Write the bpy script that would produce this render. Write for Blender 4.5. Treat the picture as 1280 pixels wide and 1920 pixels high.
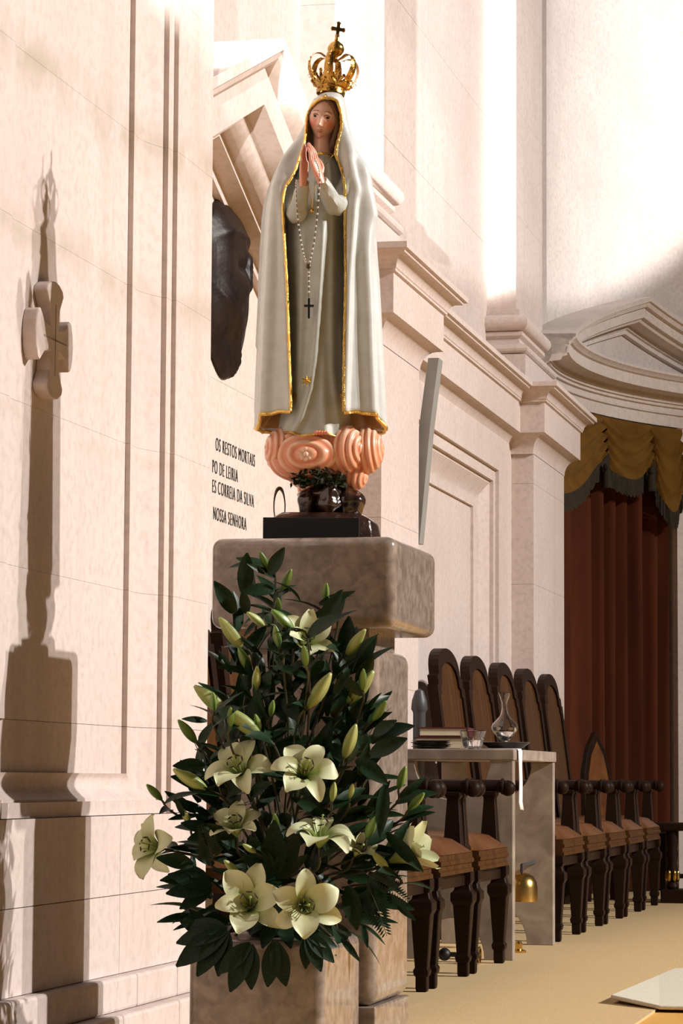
import bpy, bmesh, math, random
from math import sin, cos, tan, pi, sqrt, radians, atan2, exp
from mathutils import Vector, Matrix
import numpy as np
random.seed(7)
scn = bpy.context.scene
COL = scn.collection
for o in list(bpy.data.objects): bpy.data.objects.remove(o)

# ------------------------------------------------------------------ camera
F = 5467.0; PSI = radians(12.43); PITCH = math.atan(500.0/F); ROLL = 0.0056
CAM = Vector((0, 0, 0.68))
FWD = Vector((-sin(PSI)*cos(PITCH), cos(PSI)*cos(PITCH), sin(PITCH)))
_r0 = Vector((cos(PSI), sin(PSI), 0)); _u0 = _r0.cross(FWD)
RGT = _r0*cos(ROLL) + _u0*sin(ROLL); UPV = _u0*cos(ROLL) - _r0*sin(ROLL)
cam = bpy.data.cameras.new('camera'); cam.sensor_fit = 'VERTICAL'; cam.sensor_height = 36; cam.sensor_width = 24
cam.lens = F/1920*36; cam.clip_end = 200
co = bpy.data.objects.new('camera', cam); COL.objects.link(co)
co.matrix_world = Matrix(((RGT.x, UPV.x, -FWD.x, CAM.x), (RGT.y, UPV.y, -FWD.y, CAM.y), (RGT.z, UPV.z, -FWD.z, CAM.z), (0, 0, 0, 1)))
scn.camera = co
# ------------------------------------------------------------------ view, world, lights
vs = scn.view_settings; vs.view_transform = 'Standard'; vs.look = 'None'; vs.gamma = 1; vs.use_curve_mapping = False; vs.exposure = 0.0
w = bpy.data.worlds.new('world'); scn.world = w; w.use_nodes = True
bg = w.node_tree.nodes['Background']; bg.inputs[0].default_value = (1.0, 0.95, 0.88, 1); bg.inputs[1].default_value = 0.045
def spot(name, loc, target, power, col, ang, blend, rad):
    l = bpy.data.lights.new(name, 'SPOT'); l.energy = power; l.color = col; l.spot_size = radians(ang); l.spot_blend = blend; l.shadow_soft_size = rad
    o = bpy.data.objects.new(name, l); COL.objects.link(o); o.location = loc
    o.rotation_euler = (Vector(target)-Vector(loc)).to_track_quat('-Z', 'Y').to_euler(); return o
# two far spotlights high on the opposite side of the church
spot('aisle_spotlight', (15.0, 8.3, 9.6), (-2.0, 7.6, 1.3), 13600, (1, .95, .915), 80, 1.0, .14)
spot('aisle_spotlight', (15.3, 9.9, 10.4), (-2.0, 7.6, 1.3), 9000, (1, .95, .915), 80, 1.0, .14)
# nave lights behind the camera, reaching only the upper walls
spot('nave_uplight', (-.8, -4.0, 2.15), (-2.94, 16.00, 4.96), 64000, (1, .98, .97), 9.8, .22, .05)
spot('nave_uplight', (.6, -4.0, 2.15), (-3.65, 16.0, 3.79), 10500, (1, .975, .96), 4.6, .10, .05)
# added fill spot, no known fitting, to whiten the memorial pediment roof
spot('pediment_roof_fill', (-2.42, 8.75, 6.8), (-2.56, 8.75, 3.0), 1900, (1, .975, .95), 17, .4, .05)

# ------------------------------------------------------------------ picture to place
def ray(px, py): return FWD*F + RGT*(px-640) + UPV*(960-py)
def onX(px, py, X): d = ray(px, py); return CAM + d*((X-CAM.x)/d.x)
def onY(px, py, Y): d = ray(px, py); return CAM + d*((Y-CAM.y)/d.y)
def onZ(px, py, Z): d = ray(px, py); return CAM + d*((Z-CAM.z)/d.z)
def onD(px, py, D):
    d = ray(px, py); h = -d.x*sin(PSI)+d.y*cos(PSI); return CAM + d*(D/h)
AC = (0.63, 16.44)     # centre of the curved end wall
def onArc(px, py, R):
    d = ray(px, py); ax, ay = CAM.x-AC[0], CAM.y-AC[1]
    a = d.x*d.x+d.y*d.y; b = 2*(ax*d.x+ay*d.y); c = ax*ax+ay*ay-R*R
    s = (-b+sqrt(max(b*b-4*a*c, 0)))/(2*a); p = CAM+d*s
    return math.atan2(p.y-AC[1], AC[0]-p.x), p.z
def arc(t, R, z): return Vector((AC[0]-R*cos(t), AC[1]+R*sin(t), z))

# ------------------------------------------------------------------ mesh builder
class MB:
    def __init__(s): s.v = []; s.f = []; s.attr = None
    def add(s, vs, fs):
        b = len(s.v); s.v += [Vector(p) for p in vs]; s.f += [tuple(i+b for i in f) for f in fs]; return s
    def box(s, x0, x1, y0, y1, z0, z1):
        return s.add([(x0,y0,z0),(x1,y0,z0),(x1,y1,z0),(x0,y1,z0),(x0,y0,z1),(x1,y0,z1),(x1,y1,z1),(x0,y1,z1)],
                     [(0,3,2,1),(4,5,6,7),(0,1,5,4),(1,2,6,5),(2,3,7,6),(3,0,4,7)])
    def prism(s, loop0, loop1):
        n = len(loop0); fs = [tuple(range(n))[::-1], tuple(range(n, 2*n))] + [(i, (i+1) % n, n+(i+1) % n, n+i) for i in range(n)]
        return s.add(list(loop0)+list(loop1), fs)
    def grid(s, rows, closeu=False, closev=False, caps=False):
        n = len(rows[0]); m = len(rows); b = len(s.v); vs = [p for r in rows for p in r]; fs = []
        for j in range(m if closev else m-1):
            j2 = (j+1) % m
            for i in range(n if closeu else n-1):
                i2 = (i+1) % n; fs.append((j*n+i, j*n+i2, j2*n+i2, j2*n+i))
        if caps: fs.append(tuple(range(n))[::-1]); fs.append(tuple(range((m-1)*n, m*n)))
        return s.add(vs, fs)
    def tube(s, pts, rad, n=8, closed=False, flat=1.0, upv=None):
        pts = [Vector(p) for p in pts]; m = len(pts)
        if not hasattr(rad, '__len__'): rad = [rad]*m
        rows = []; prev = None
        for i in range(m):
            if closed: t = (pts[(i+1) % m]-pts[i-1])
            else: t = pts[min(i+1, m-1)]-pts[max(i-1, 0)]
            t = t.normalized() if t.length > 1e-9 else Vector((0, 0, 1))
            if prev is None:
                a = Vector(upv) if upv is not None else (Vector((0, 0, 1)) if abs(t.z) < .9 else Vector((0, 1, 0)))
            else: a = prev
            x = (a - t*a.dot(t)); x = x.normalized() if x.length > 1e-6 else t.orthogonal().normalized()
            prev = x; y = t.cross(x)
            rows.append([pts[i] + (x*cos(2*pi*k/n)*flat + y*sin(2*pi*k/n))*rad[i] for k in range(n)])
        return s.grid(rows, closeu=True, closev=closed, caps=not closed)
    def lathe(s, prof, n=24, c=(0, 0, 0), caps=True, sq=False):
        c = Vector(c); rows = []
        for r, z in prof:
            if sq: rows.append([c+Vector((sx*r, sy*r, z)) for sx, sy in ((-1,-1),(1,-1),(1,1),(-1,1))])
            else: rows.append([c+Vector((r*cos(2*pi*k/n), r*sin(2*pi*k/n), z)) for k in range(n)])
        return s.grid(rows, closeu=True, caps=caps)
    def ball(s, c, rx, ry=None, rz=None, nu=16, nv=10, fn=None):
        ry = rx if ry is None else ry; rz = rx if rz is None else rz; c = Vector(c); rows = []
        for j in range(nv+1):
            a = -pi/2+pi*j/nv; a = max(min(a, pi/2-1e-3), -pi/2+1e-3); row = []
            for i in range(nu):
                b = 2*pi*i/nu; d = Vector((cos(a)*cos(b), cos(a)*sin(b), sin(a))); k = fn(d) if fn else 1
                row.append(c+Vector((d.x*rx*k, d.y*ry*k, d.z*rz*k)))
            rows.append(row)
        return s.grid(rows, closeu=True, caps=True)
    def xform(s, M, start=0):
        for i in range(start, len(s.v)): s.v[i] = M @ s.v[i]
        return s
    def build(s, name, mat, parent=None, smooth=False, bevel=0, seg=2, solid=0, sub=0, world=False, ang=38):
        me = bpy.data.meshes.new(name)
        off = Vector(parent.location) if (world and parent) else Vector((0, 0, 0))
        me.from_pydata([tuple(p-off) for p in s.v], [], s.f); me.validate(); me.update()
        bm = bmesh.new(); bm.from_mesh(me); bmesh.ops.recalc_face_normals(bm, faces=bm.faces); bm.to_mesh(me); bm.free()
        if s.attr:
            a = me.attributes.new('paint', 'FLOAT', 'POINT'); a.data.foreach_set('value', s.attr)
        if smooth:
            me.polygons.foreach_set('use_smooth', [True]*len(me.polygons)); me.set_sharp_from_angle(angle=radians(ang))
        me.materials.append(mat)
        return link(name, me, parent, bevel, seg, solid, sub)
def link(name, me, parent=None, bevel=0, seg=2, solid=0, sub=0):
    o = bpy.data.objects.new(name, me); COL.objects.link(o)
    if parent: o.parent = parent
    if solid: m = o.modifiers.new('solid', 'SOLIDIFY'); m.thickness = solid; m.offset = 0
    if sub: m = o.modifiers.new('sub', 'SUBSURF'); m.levels = sub; m.render_levels = sub
    if bevel:
        m = o.modifiers.new('bevel', 'BEVEL'); m.width = bevel; m.segments = seg; m.limit_method = 'ANGLE'; m.angle_limit = radians(40)
    return o
def tag(o, label=None, cat=None, group=None, kind=None):
    if label: o['label'] = label
    if cat: o['category'] = cat
    if group: o['group'] = group
    if kind: o['kind'] = kind
    return o
def thing(name, label, cat, loc=(0, 0, 0), rz=0, group=None):
    o = bpy.data.objects.new(name, None); COL.objects.link(o); o.empty_display_size = .05
    o.location = loc; o.rotation_euler = (0, 0, rz); return tag(o, label, cat, group)
def copy_tree(o, parent=None):
    c = o.copy(); COL.objects.link(c)
    if parent: c.parent = parent
    for ch in list(o.children): copy_tree(ch, c)
    return c
def lerp(a, b, t): return a+(b-a)*t
def sstep(a, b, x):
    t = min(max((x-a)/(b-a), 0), 1); return t*t*(3-2*t)
def spline(pts, n=24):
    P = [np.array(p, float) for p in pts]; P = [2*P[0]-P[1]]+P+[2*P[-1]-P[-2]]; out = []
    m = len(P)-3
    for k in range(n):
        u = k/(n-1)*m; i = min(int(u), m-1); t = u-i; a, b, c, d = P[i:i+4]
        out.append(.5*((2*b)+(-a+c)*t+(2*a-5*b+4*c-d)*t*t+(-a+3*b-3*c+d)*t**3))
    return out

# ------------------------------------------------------------------ materials
def ramp(nt, stops):
    r = nt.nodes.new('ShaderNodeValToRGB'); e = r.color_ramp.elements
    e[0].position = stops[0][0]; e[0].color = (*stops[0][1], 1); e[1].position = stops[-1][0]; e[1].color = (*stops[-1][1], 1)
    for p, c in stops[1:-1]: x = e.new(p); x.color = (*c, 1)
    return r
def mk(name, stops, scale=5, rough=.6, metal=0, bump=0, bscale=None, stretch=(1, 1, 1), coat=0, spec=.5, detail=6, dist=0, trans=0, ior=1.45, sheen=0, sss=0):
    m = bpy.data.materials.new(name); m.use_nodes = True; nt = m.node_tree; N = nt.nodes; L = nt.links; b = N['Principled BSDF']
    if not isinstance(stops, list): stops = [(0.3, tuple(c*.88 for c in stops)), (0.7, stops)]
    tc = N.new('ShaderNodeTexCoord'); mp = N.new('ShaderNodeMapping'); mp.inputs['Scale'].default_value = stretch; L.new(tc.outputs['Object'], mp.inputs[0])
    n = N.new('ShaderNodeTexNoise'); n.inputs['Scale'].default_value = scale; n.inputs['Detail'].default_value = detail; n.inputs['Distortion'].default_value = dist
    L.new(mp.outputs[0], n.inputs['Vector']); r = ramp(nt, stops); L.new(n.outputs['Fac'], r.inputs[0]); L.new(r.outputs[0], b.inputs['Base Color'])
    b.inputs['Roughness'].default_value = rough; b.inputs['Metallic'].default_value = metal; b.inputs['Coat Weight'].default_value = coat
    b.inputs['Specular IOR Level'].default_value = spec; b.inputs['Transmission Weight'].default_value = trans; b.inputs['IOR'].default_value = ior
    if sheen: b.inputs['Sheen Weight'].default_value = sheen
    if sss: b.inputs['Subsurface Weight'].default_value = sss; b.inputs['Subsurface Radius'].default_value = (.01, .006, .003)
    if bump:
        n2 = N.new('ShaderNodeTexNoise'); n2.inputs['Scale'].default_value = bscale or scale*4; n2.inputs['Detail'].default_value = 5
        L.new(mp.outputs[0], n2.inputs['Vector']); bp = N.new('ShaderNodeBump'); bp.inputs['Strength'].default_value = bump; bp.inputs['Distance'].default_value = .01
        L.new(n2.outputs['Fac'], bp.inputs['Height']); L.new(bp.outputs[0], b.inputs['Normal'])
    return m
def limestone(name, base, dark, stain, bands=(), streak=.5, rough=.75):
    """warm limestone: broad mottling, fine grain, vertical streaks and stained courses at given heights"""
    m = bpy.data.materials.new(name); m.use_nodes = True; nt = m.node_tree; N = nt.nodes; L = nt.links; b = N['Principled BSDF']
    tc = N.new('ShaderNodeTexCoord')
    def noise(sc, det, st=(1, 1, 1)):
        mp = N.new('ShaderNodeMapping'); mp.inputs['Scale'].default_value = st; L.new(tc.outputs['Object'], mp.inputs[0])
        n = N.new('ShaderNodeTexNoise'); n.inputs['Scale'].default_value = sc; n.inputs['Detail'].default_value = det; L.new(mp.outputs[0], n.inputs['Vector']); return n
    def mix(fac, a, c):
        x = N.new('ShaderNodeMix'); x.data_type = 'RGBA'; L.new(fac, x.inputs[0])
        for s, k in ((a, 6), (c, 7)):
            if isinstance(s, tuple): x.inputs[k].default_value = (*s, 1)
            else: L.new(s, x.inputs[k])
        return x.outputs[2]
    def rng(src, a, bb, c=0, d=1):
        x = N.new('ShaderNodeMapRange'); L.new(src, x.inputs[0]); x.inputs[1].default_value = a; x.inputs[2].default_value = bb; x.inputs[3].default_value = c; x.inputs[4].default_value = d; return x.outputs[0]
    def math_(op, a, c):
        x = N.new('ShaderNodeMath'); x.operation = op
        for s, k in ((a, 0), (c, 1)):
            if isinstance(s, (int, float)): x.inputs[k].default_value = s
            else: L.new(s, x.inputs[k])
        return x.outputs[0]
    c = mix(rng(noise(2.2, 5).outputs['Fac'], .35, .7), base, dark)
    c = mix(rng(noise(38, 4).outputs['Fac'], .45, .72, 0, .65), c, tuple(x*.82 for x in dark))
    c = mix(rng(noise(3.0, 5, (2.5, 2.5, .18)).outputs['Fac'], .52, .75, 0, streak), c, stain)
    if bands:
        sx = N.new('ShaderNodeSeparateXYZ'); L.new(tc.outputs['Object'], sx.inputs[0]); wv = noise(2.5, 5); wz = math_('ADD', sx.outputs[2], math_('MULTIPLY', math_('SUBTRACT', wv.outputs['Fac'], .5), .14))
        for z, wd, st in bands:
            d = math_('ABSOLUTE', math_('SUBTRACT', wz, z), 0); c = mix(math_('MULTIPLY', rng(d, 0, wd, st, 0), rng(noise(7, 5).outputs['Fac'], .35, .6)), c, stain)
    L.new(c, b.inputs['Base Color']); b.inputs['Roughness'].default_value = rough; b.inputs['Specular IOR Level'].default_value = .3
    bp = N.new('ShaderNodeBump'); bp.inputs['Strength'].default_value = .25; bp.inputs['Distance'].default_value = .004
    L.new(noise(60, 5).outputs['Fac'], bp.inputs['Height']); L.new(bp.outputs[0], b.inputs['Normal'])
    return m
def painted(name, c0, c1, rough=.4, c2=None, coat=.2):
    """painted relief: colour follows the 'paint' value stored on the mesh"""
    m = bpy.data.materials.new(name); m.use_nodes = True; nt = m.node_tree; b = nt.nodes['Principled BSDF']
    a = nt.nodes.new('ShaderNodeAttribute'); a.attribute_name = 'paint'
    r = ramp(nt, [(0, c0), (.5, c2 or tuple((x+y)/2 for x, y in zip(c0, c1))), (1, c1)]); nt.links.new(a.outputs['Fac'], r.inputs[0]); nt.links.new(r.outputs[0], b.inputs['Base Color'])
    b.inputs['Roughness'].default_value = rough; b.inputs['Coat Weight'].default_value = coat; return m
M = {}
M['pier'] = limestone('pier_limestone', (0.675, 0.575, 0.530), (0.625, 0.525, 0.480), (0.470, 0.395, 0.319), bands=((2.36, .10, 1.0), (1.95, .07, .7), (1.50, .03, .3)), streak=.4)
M['wall'] = limestone('wall_limestone', (0.650, 0.555, 0.510), (0.598, 0.498, 0.452), (0.504, 0.412, 0.344), streak=.35)
M['slab'] = limestone('slab_limestone', (0.672, 0.588, 0.529), (0.630, 0.546, 0.487), (0.554, 0.470, 0.403), streak=.15)
M['apse'] = limestone('apse_limestone', (0.622, 0.554, 0.504), (0.554, 0.479, 0.437), (0.462, 0.420, 0.386), streak=.3)
M['marble'] = mk('polished_marble', [(.32, (.185, .138, .110)), (.5, (.26, .205, .165)), (.68, (.345, .275, .225))], 34, .22, detail=10, dist=.5, coat=.35, bump=.03, bscale=70)
M['table'] = mk('honed_marble', [(.32, (.24, .19, .15)), (.5, (.32, .26, .21)), (.68, (.40, .33, .27))], 9, .45, detail=8, dist=.8)
M['bronze'] = mk('dark_bronze', [(.3, (.011, .007, .006)), (.7, (.026, .016, .013))], 12, .42, 0, bump=.2, bscale=40, spec=.22)
M['ink'] = mk('black_letter_paint', (.02, .018, .016), 20, .6)
M['wood'] = mk('dark_walnut', [(.3, (.010, .0045, .003)), (.7, (.022, .009, .005))], 6, .5, stretch=(1, 1, .2), coat=.02, spec=.12)
M['woodpanel'] = mk('walnut_panel', [(.3, (.040, .014, .003)), (.7, (.085, .033, .008))], 7, .5, stretch=(3, 3, .3), dist=.6, coat=.03, spec=.2)
M['leather'] = mk('worn_leather', [(.3, (.085, .026, .006)), (.7, (.16, .058, .014))], 9, .42, bump=.1, bscale=60)
M['carpet'] = mk('beige_carpet', [(.35, (.56, .40, .20)), (.65, (.66, .49, .27))], 120, .95, bump=.3, bscale=300, spec=.1)
M['floor'] = mk('ochre_floor', [(.3, (.62, .33, .06)), (.7, (.74, .42, .10))], 5, .6, stretch=(4, .4, 1))
M['rug'] = mk('cream_rug', [(.35, (.62, .58, .46)), (.65, (.70, .66, .54))], 90, .95, bump=.3, bscale=220, spec=.1)
M['curtain'] = mk('red_brown_velvet', [(.3, (.045, .0085, .002)), (.7, (.090, .021, .005))], 6, .8, stretch=(1, 1, .15), sheen=.05, spec=.15)
M['swag'] = mk('olive_gold_velvet', [(.3, (.095, .042, .004)), (.7, (.145, .068, .007))], 8, .75, sheen=.05, spec=.15)
M['fringe'] = mk('dark_fringe', [(.3, (.010, .007, .003)), (.7, (.030, .020, .009))], 90, .9, stretch=(1, 1, .2))
M['glass'] = mk('clear_glass', (1, 1, 1), 5, .02, trans=1, ior=1.45)
M['water'] = mk('water', (1, 1, 1), 5, .0, trans=1, ior=1.33)
M['silver'] = mk('pewter', [(.3, (.20, .19, .17)), (.7, (.34, .32, .29))], 8, .25, .9)
M['darkdish'] = mk('dark_dish', (.03, .026, .024), 8, .3, coat=.4)
M['linen'] = mk('white_linen', (.86, .85, .83), 60, .85)
M['paper'] = mk('page_edges', (.78, .68, .48), 60, .8, stretch=(1, 1, 8))
M['cover'] = mk('maroon_cover', (.10, .016, .014), 20, .5)
M['brown'] = mk('brown_book_leather', (.085, .035, .018), 20, .5)
M['brass'] = mk('brass', [(.3, (.58, .36, .10)), (.7, (.72, .48, .16))], 7, .25, 1)
M['greymetal'] = mk('grey_painted_metal', [(.3, (.27, .26, .24)), (.7, (.33, .32, .30))], 9, .45)
M['steel'] = mk('dull_steel', (.07, .07, .072), 9, .5, .3)
M['black'] = mk('black_lacquer', (.006, .006, .006), 9, .5)
# ================================================================== SETTING
fl = MB().box(-2.95, 6, -5, 20.5, -.12, -.008).build('floor', M['floor']); tag(fl, 'ochre wooden church floor', 'floor', kind='structure')
cp = MB().box(-2.60, -.97, 4.0, 19.4, -.008, 0).build('floor_carpet', M['carpet']); tag(cp, 'beige carpeted floor under the row of dark chairs', 'floor', kind='structure')

# ---------------------------------------------------------------- left pier with a sunk panel
XP = -2.10
pier = MB().box(-2.62, XP-.075, 3.6, 7.835, 0, 6.2).build('wall_pier', M['pier']); tag(pier, 'pale limestone pier with a sunk moulded panel', 'wall', kind='structure')
YC = onX(394, 760, XP).y
prof = [(7.456, XP), (7.456, -2.1127), (7.407, -2.1127), (7.407, -2.127)]
for k in range(9):
    t = k/8; prof.append((lerp(7.400, 7.195, t), lerp(-2.127, -2.145, t)-.020*sin(pi*t)**1.0))
prof += [(7.195, -2.159), (6.27, -2.159), (6.25, -2.150), (3.6, -2.150)]
zs = [.81, 1.16, 1.54, 1.955, 2.36, 2.78, 3.2, 3.7, 4.3, 5.0, 6.2]
for z0, z1 in zip(zs, zs[1:]):
    g = .0003
    lo = [(-2.60, YC), (XP, YC)]+[(x, y) for y, x in prof]+[(-2.60, 3.6)]
    MB().prism([(x, y, z0+g) for x, y in lo], [(x, y, z1-g) for x, y in lo]).build('stone_block', M['pier'], pier, smooth=True, ang=25)
# bottom of the panel: the moulding turns the corner into a sill
bz = [.588, .588, .622, .622]+[lerp(.628, .690, k/8) for k in range(9)]+[.690]
m = MB(); rows = []
for (y, x), z in zip(prof[:-3], bz): rows.append([(x, y, .8092), (x, y, z), (x, 3.6, z)])
rows.append([(-2.159, 6.2, .8092), (-2.159, 6.2, .8092), (-2.159, 3.6, .8092)])
m.grid(rows)
m.add([(XP, 7.456, .8092), (XP, YC, .8092), (XP, YC, .588), (XP, 7.456, .588), (-2.6, YC, .8092), (-2.6, YC, .588)], [(0, 1, 2, 3), (1, 4, 5, 2)])
m.build('panel_sill', M['pier'], pier, smooth=True, ang=25)
for z0, z1 in ((.196, .39), (.39, .587)):
    for ya, yb in ((3.6, 6.0), (6.0, 7.0), (7.0, YC)):
        MB().box(-2.6, XP, ya+.001, yb-.001, z0+.001, z1-.001).build('stone_block', M['pier'], pier)
for x, z0, z1, ys in ((XP+.035, .113, .196, (3.6, 5.4, 6.35, 7.05, 7.42, YC+.035)), (XP+.075, 0, .113, (3.6, 5.0, 6.1, 6.8, 7.3, YC+.075))):
    for ya, yb in zip(ys, ys[1:]): MB().box(-2.55, x, ya+.0015, yb-.0015, z0, z1-.001).build('plinth_block', M['pier'], pier, bevel=.008)

# ---------------------------------------------------------------- monument wall
XW = -2.60
wl = MB().box(-2.95, XW, 7.2, 16.6, 0, 7.5).build('wall_left', M['wall']); tag(wl, 'receding limestone wall with cornice, pilasters and memorial', 'wall', kind='structure')
def wpart(name, mb, mat='wall', **k): return mb.build(name, M[mat], wl, **k)
def yprism(poly, y0, y1): # poly of (x,z) extruded along Y
    return MB().prism([(x, y0, z) for x, z in poly], [(x, y1, z) for x, z in poly])
# memorial slab behind the statue
XS = -2.48
for z0, z1 in ((0, .42), (.42, 1.05), (1.05, 2.0)): wpart('memorial_slab', MB().box(XW-.05, XS, 7.6, 10.98, z0+.001, z1-.001), 'slab')
# pediment of the memorial: two raking cornices with stepped soffits
YA, ZA, RK, HW = onX(533, 72, -2.18).y, onX(533, 72, -2.18).z, radians(21), 1.42
off = [(-2.62, 0), (-2.18, 0), (-2.18, -.034), (-2.192, -.042), (-2.200, -.060), (-2.222, -.078), (-2.245, -.085), (-2.245, -.20), (-2.315, -.205)]
off += [(-2.315-.045*(1-cos(pi*k/10)), -.205-.055*sin(pi*k/10)*.6-.006*k) for k in range(1, 6)] + [(-2.395, -.265), (-2.395, -.290), (-2.455, -.30), (-2.455, -.335), (-2.62, -.335)]
for sgn in (-1, 1):
    L0 = [(x, YA, ZA+n/cos(RK)) for x, n in off]
    L1 = [(x, YA+sgn*HW, ZA+n/cos(RK)-HW*tan(RK)) for x, n in off]
    wpart('raking_cornice', MB().prism(L0, L1), 'wall', smooth=True, ang=25)
ty = [(YA-HW, 2.0), (YA+HW, 2.0), (YA+HW, ZA-HW*tan(RK)-.3), (YA, ZA-.3), (YA-HW, ZA-HW*tan(RK)-.3)]
wpart('tympanum', MB().prism([(XW-.05, y, z) for y, z in ty], [(XS, y, z) for y, z in ty]), 'slab')
# entablature: profile (projection from the face, height)
ZC = 2.777
def entab(xf, y0, y1, ov, name='cornice'):
    """cornice over a face at x = xf: corona, cove and soffit; ends return by ov"""
    P = [(0, ZC+.02), (.16, ZC), (.16, ZC-.024), (.147, ZC-.028), (.144, ZC-.036)]
    P += [(.144-.05*sin(pi/2*k/5), ZC-.036-.045*(1-cos(pi/2*k/5))) for k in range(1, 6)] + [(.09, ZC-.085), (.09, ZC-.094), (.078, ZC-.098), (.078, ZC-.255)]
    P += [(.078*(1-sin(pi/2*k/6)), ZC-.257-.10*(1-cos(pi/2*k/6))) for k in range(0, 7)] + [(0, ZC-.36)]
    m = MB(); rows = []
    for p, z in P:
        q = p/.16*ov; rows.append([(XW, y0-q, z), (xf+p, y0-q, z), (xf+p, y1+q, z), (XW, y1+q, z)])
    m.grid(rows); return wpart(name, m, smooth=True, ang=25)
A0, A1, B0, B1 = onX(715, 800, -2.34).y, onX(785, 800, -2.34).y, onX(1000, 1000, -2.34).y, onX(1057, 1000, -2.34).y
def blocks(name, x0, x1, y0, y1, zz, mat='wall'):
    for a, b in zip(zz, zz[1:]): wpart(name, MB().box(x0, x1, y0, y1, a+.0006, b-.0006), mat)
blocks('pilaster_block', XW-.02, -2.34, A0, A1, (0, .5, 1.05, 1.72, 2.46))
blocks('pilaster_block', XW-.02, -2.34, B0, B1, (0, .5, 1.05, 1.72, 2.26, 2.46))
wpart('pilaster_plinth', MB().box(XW, -2.31, B0-.03, B1+.03, 0, .3), bevel=.01)
entab(-2.34, A0-.02, A1+.02, .28)
entab(-2.34, B0-.02, B1+.02, .22)
# bay wall between, with a moulded sunk panel
XB = -2.46
fr = [(0, XB), (0, XB-.02), (.06, XB-.02), (.06, XB-.04)]+[(.075+.13*k/6, XB-.04-.06*sin(pi/2*k/6)) for k in range(7)]+[(.205, XB-.115)]
y0p, y1p = A1+.30, onX(935, 1000, XB).y; z1p = onX(935, 882, XB).z; z0p = .55
m = MB(); rows = [[(XB, A1, 0), (XB, B0, 0), (XB, B0, 2.47), (XB, A1, 2.47)]]
for n, x in fr: rows.append([(x, y0p+n, z0p+n), (x, y1p-n, z0p+n), (x, y1p-n, z1p-n), (x, y0p+n, z1p-n)])
m.grid(rows, closeu=True); b = len(m.v); m.f.append((b-4, b-3, b-2, b-1)); wpart('bay_panel', m, smooth=True, ang=25)
def baycornice():
    entab(-2.47, A1-.3, B0+.3, 0.0, 'bay_cornice')
baycornice()
# blocking course and upper pilasters with attic bases
wpart('blocking_course', MB().box(XW-.02, -2.40, A0-.10, A1+.10, ZC, ZC+.12))
wpart('blocking_course', MB().box(XW-.02, -2.50, A1, B0, ZC, ZC+.05))
wpart('blocking_course', MB().box(XW-.02, -2.40, B0-.10, B1+.10, ZC, ZC+.12))
XU = -2.43
UA0, UA1, UB0, UB1 = onX(641, 100, XU).y, onX(720, 100, XU).y, onX(967, 300, XU).y, onX(1016, 300, XU).y
for u0, u1 in ((UA0, UA1), (UB0, UB1)):
    blocks('upper_pilaster_block', XW-.02, XU, u0, u1, (ZC+.42, 3.72, 4.3, 4.9, 5.6, 6.4, 7.4))
    pr = [(.0, .425), (.02, .42), (.022, .39), (.03, .385)]+[(.03+.045*sin(pi*k/8), .385-.085*(1-cos(pi*k/8))/2) for k in range(1, 9)]
    pr += [(.04, .295), (.04, .275), (.02, .26), (.022, .235), (.045, .225)]+[(.045+.03*sin(pi*k/6), .225-.05*(1-cos(pi*k/6))/2) for k in range(1, 7)]+[(.06, .17), (.06, .0)]
    m = MB(); rows = [[(XW, u0-p, ZC+z), (XU+p, u0-p, ZC+z), (XU+p, u1+p, ZC+z), (XW, u1+p, ZC+z)] for p, z in pr]
    m.grid(rows); wpart('pilaster_base', m, smooth=True, ang=25)
# upper wall stones in tall courses between the pilasters
for y0, y1 in ((UA1, (UA1+UB0)/2), ((UA1+UB0)/2, UB0)):
    zz = (ZC+.05, 3.55, 4.25, 5.0, 5.9, 7.4)
    for a, b in zip(zz, zz[1:]): wpart('wall_stone', MB().box(XW-.02, XW+.012, y0+.001, y1-.001, a+.001, b-.001))

# inscription, line by line
def text(body, px, py, X, size, cond):
    c = bpy.data.curves.new('t', 'FONT'); c.body = body; c.size = size; c.extrude = .0012; c.align_x = 'RIGHT'; c.space_character = 1.22; c.offset = -.0011
    o = bpy.data.objects.new('t', c); COL.objects.link(o); dg = bpy.context.evaluated_depsgraph_get()
    me = bpy.data.meshes.new_from_object(o.evaluated_get(dg)); bpy.data.objects.remove(o); me.materials.clear(); me.materials.append(M['ink'])
    p = onX(px, py, X)
    me.transform(Matrix(((0, 0, 1, X+.001), (cond, 0, 0, p.y), (0, 1, 0, p.z), (0, 0, 0, 1))))
    return link('inscription_line', me, wl)
for s, px, py in (('OS RESTOS MORTAIS', 477, 876), ('PO DE LEIRIA', 445, 905), ('ES CORREIA DA SILVA', 475, 952), ('NOSSA SENHORA', 461, 995)):
    o = text(s, px, py, XS, .064, .745); o['label'] = 'black engraved capitals reading '+s

# ---------------------------------------------------------------- curved end wall with the pedimented doorway
RA = 3.10
def arcstrip(prof, t0, t1, n=28):
    """profile of (radius, z) swept round the apse between two angles"""
    rows = [[arc(lerp(t0, t1, k/n), r, z) for r, z in prof] for k in range(n+1)]
    return MB().grid(rows, closeu=True, caps=True)
tj = onArc(1266, 1250, RA-.02)[0]; ZD = onArc(1200, 790, 3.02)[1]
ap = arcstrip([(RA, ZD+.02), (RA+.3, ZD+.02), (RA+.3, 8), (RA, 8)], -.06, 1.3).build('wall_apse', M['apse'], smooth=True); tag(ap, 'curved pale end wall above the curtained doorway', 'wall', kind='structure')
arcstrip([(RA, 0), (RA+.3, 0), (RA+.3, ZD+.02), (RA, ZD+.02)], tj, 1.3).build('wall_apse_side', M['apse'], ap, smooth=True)
def apart(name, mb): return mb.build(name, M['apse'], ap, smooth=True, ang=25)
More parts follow.
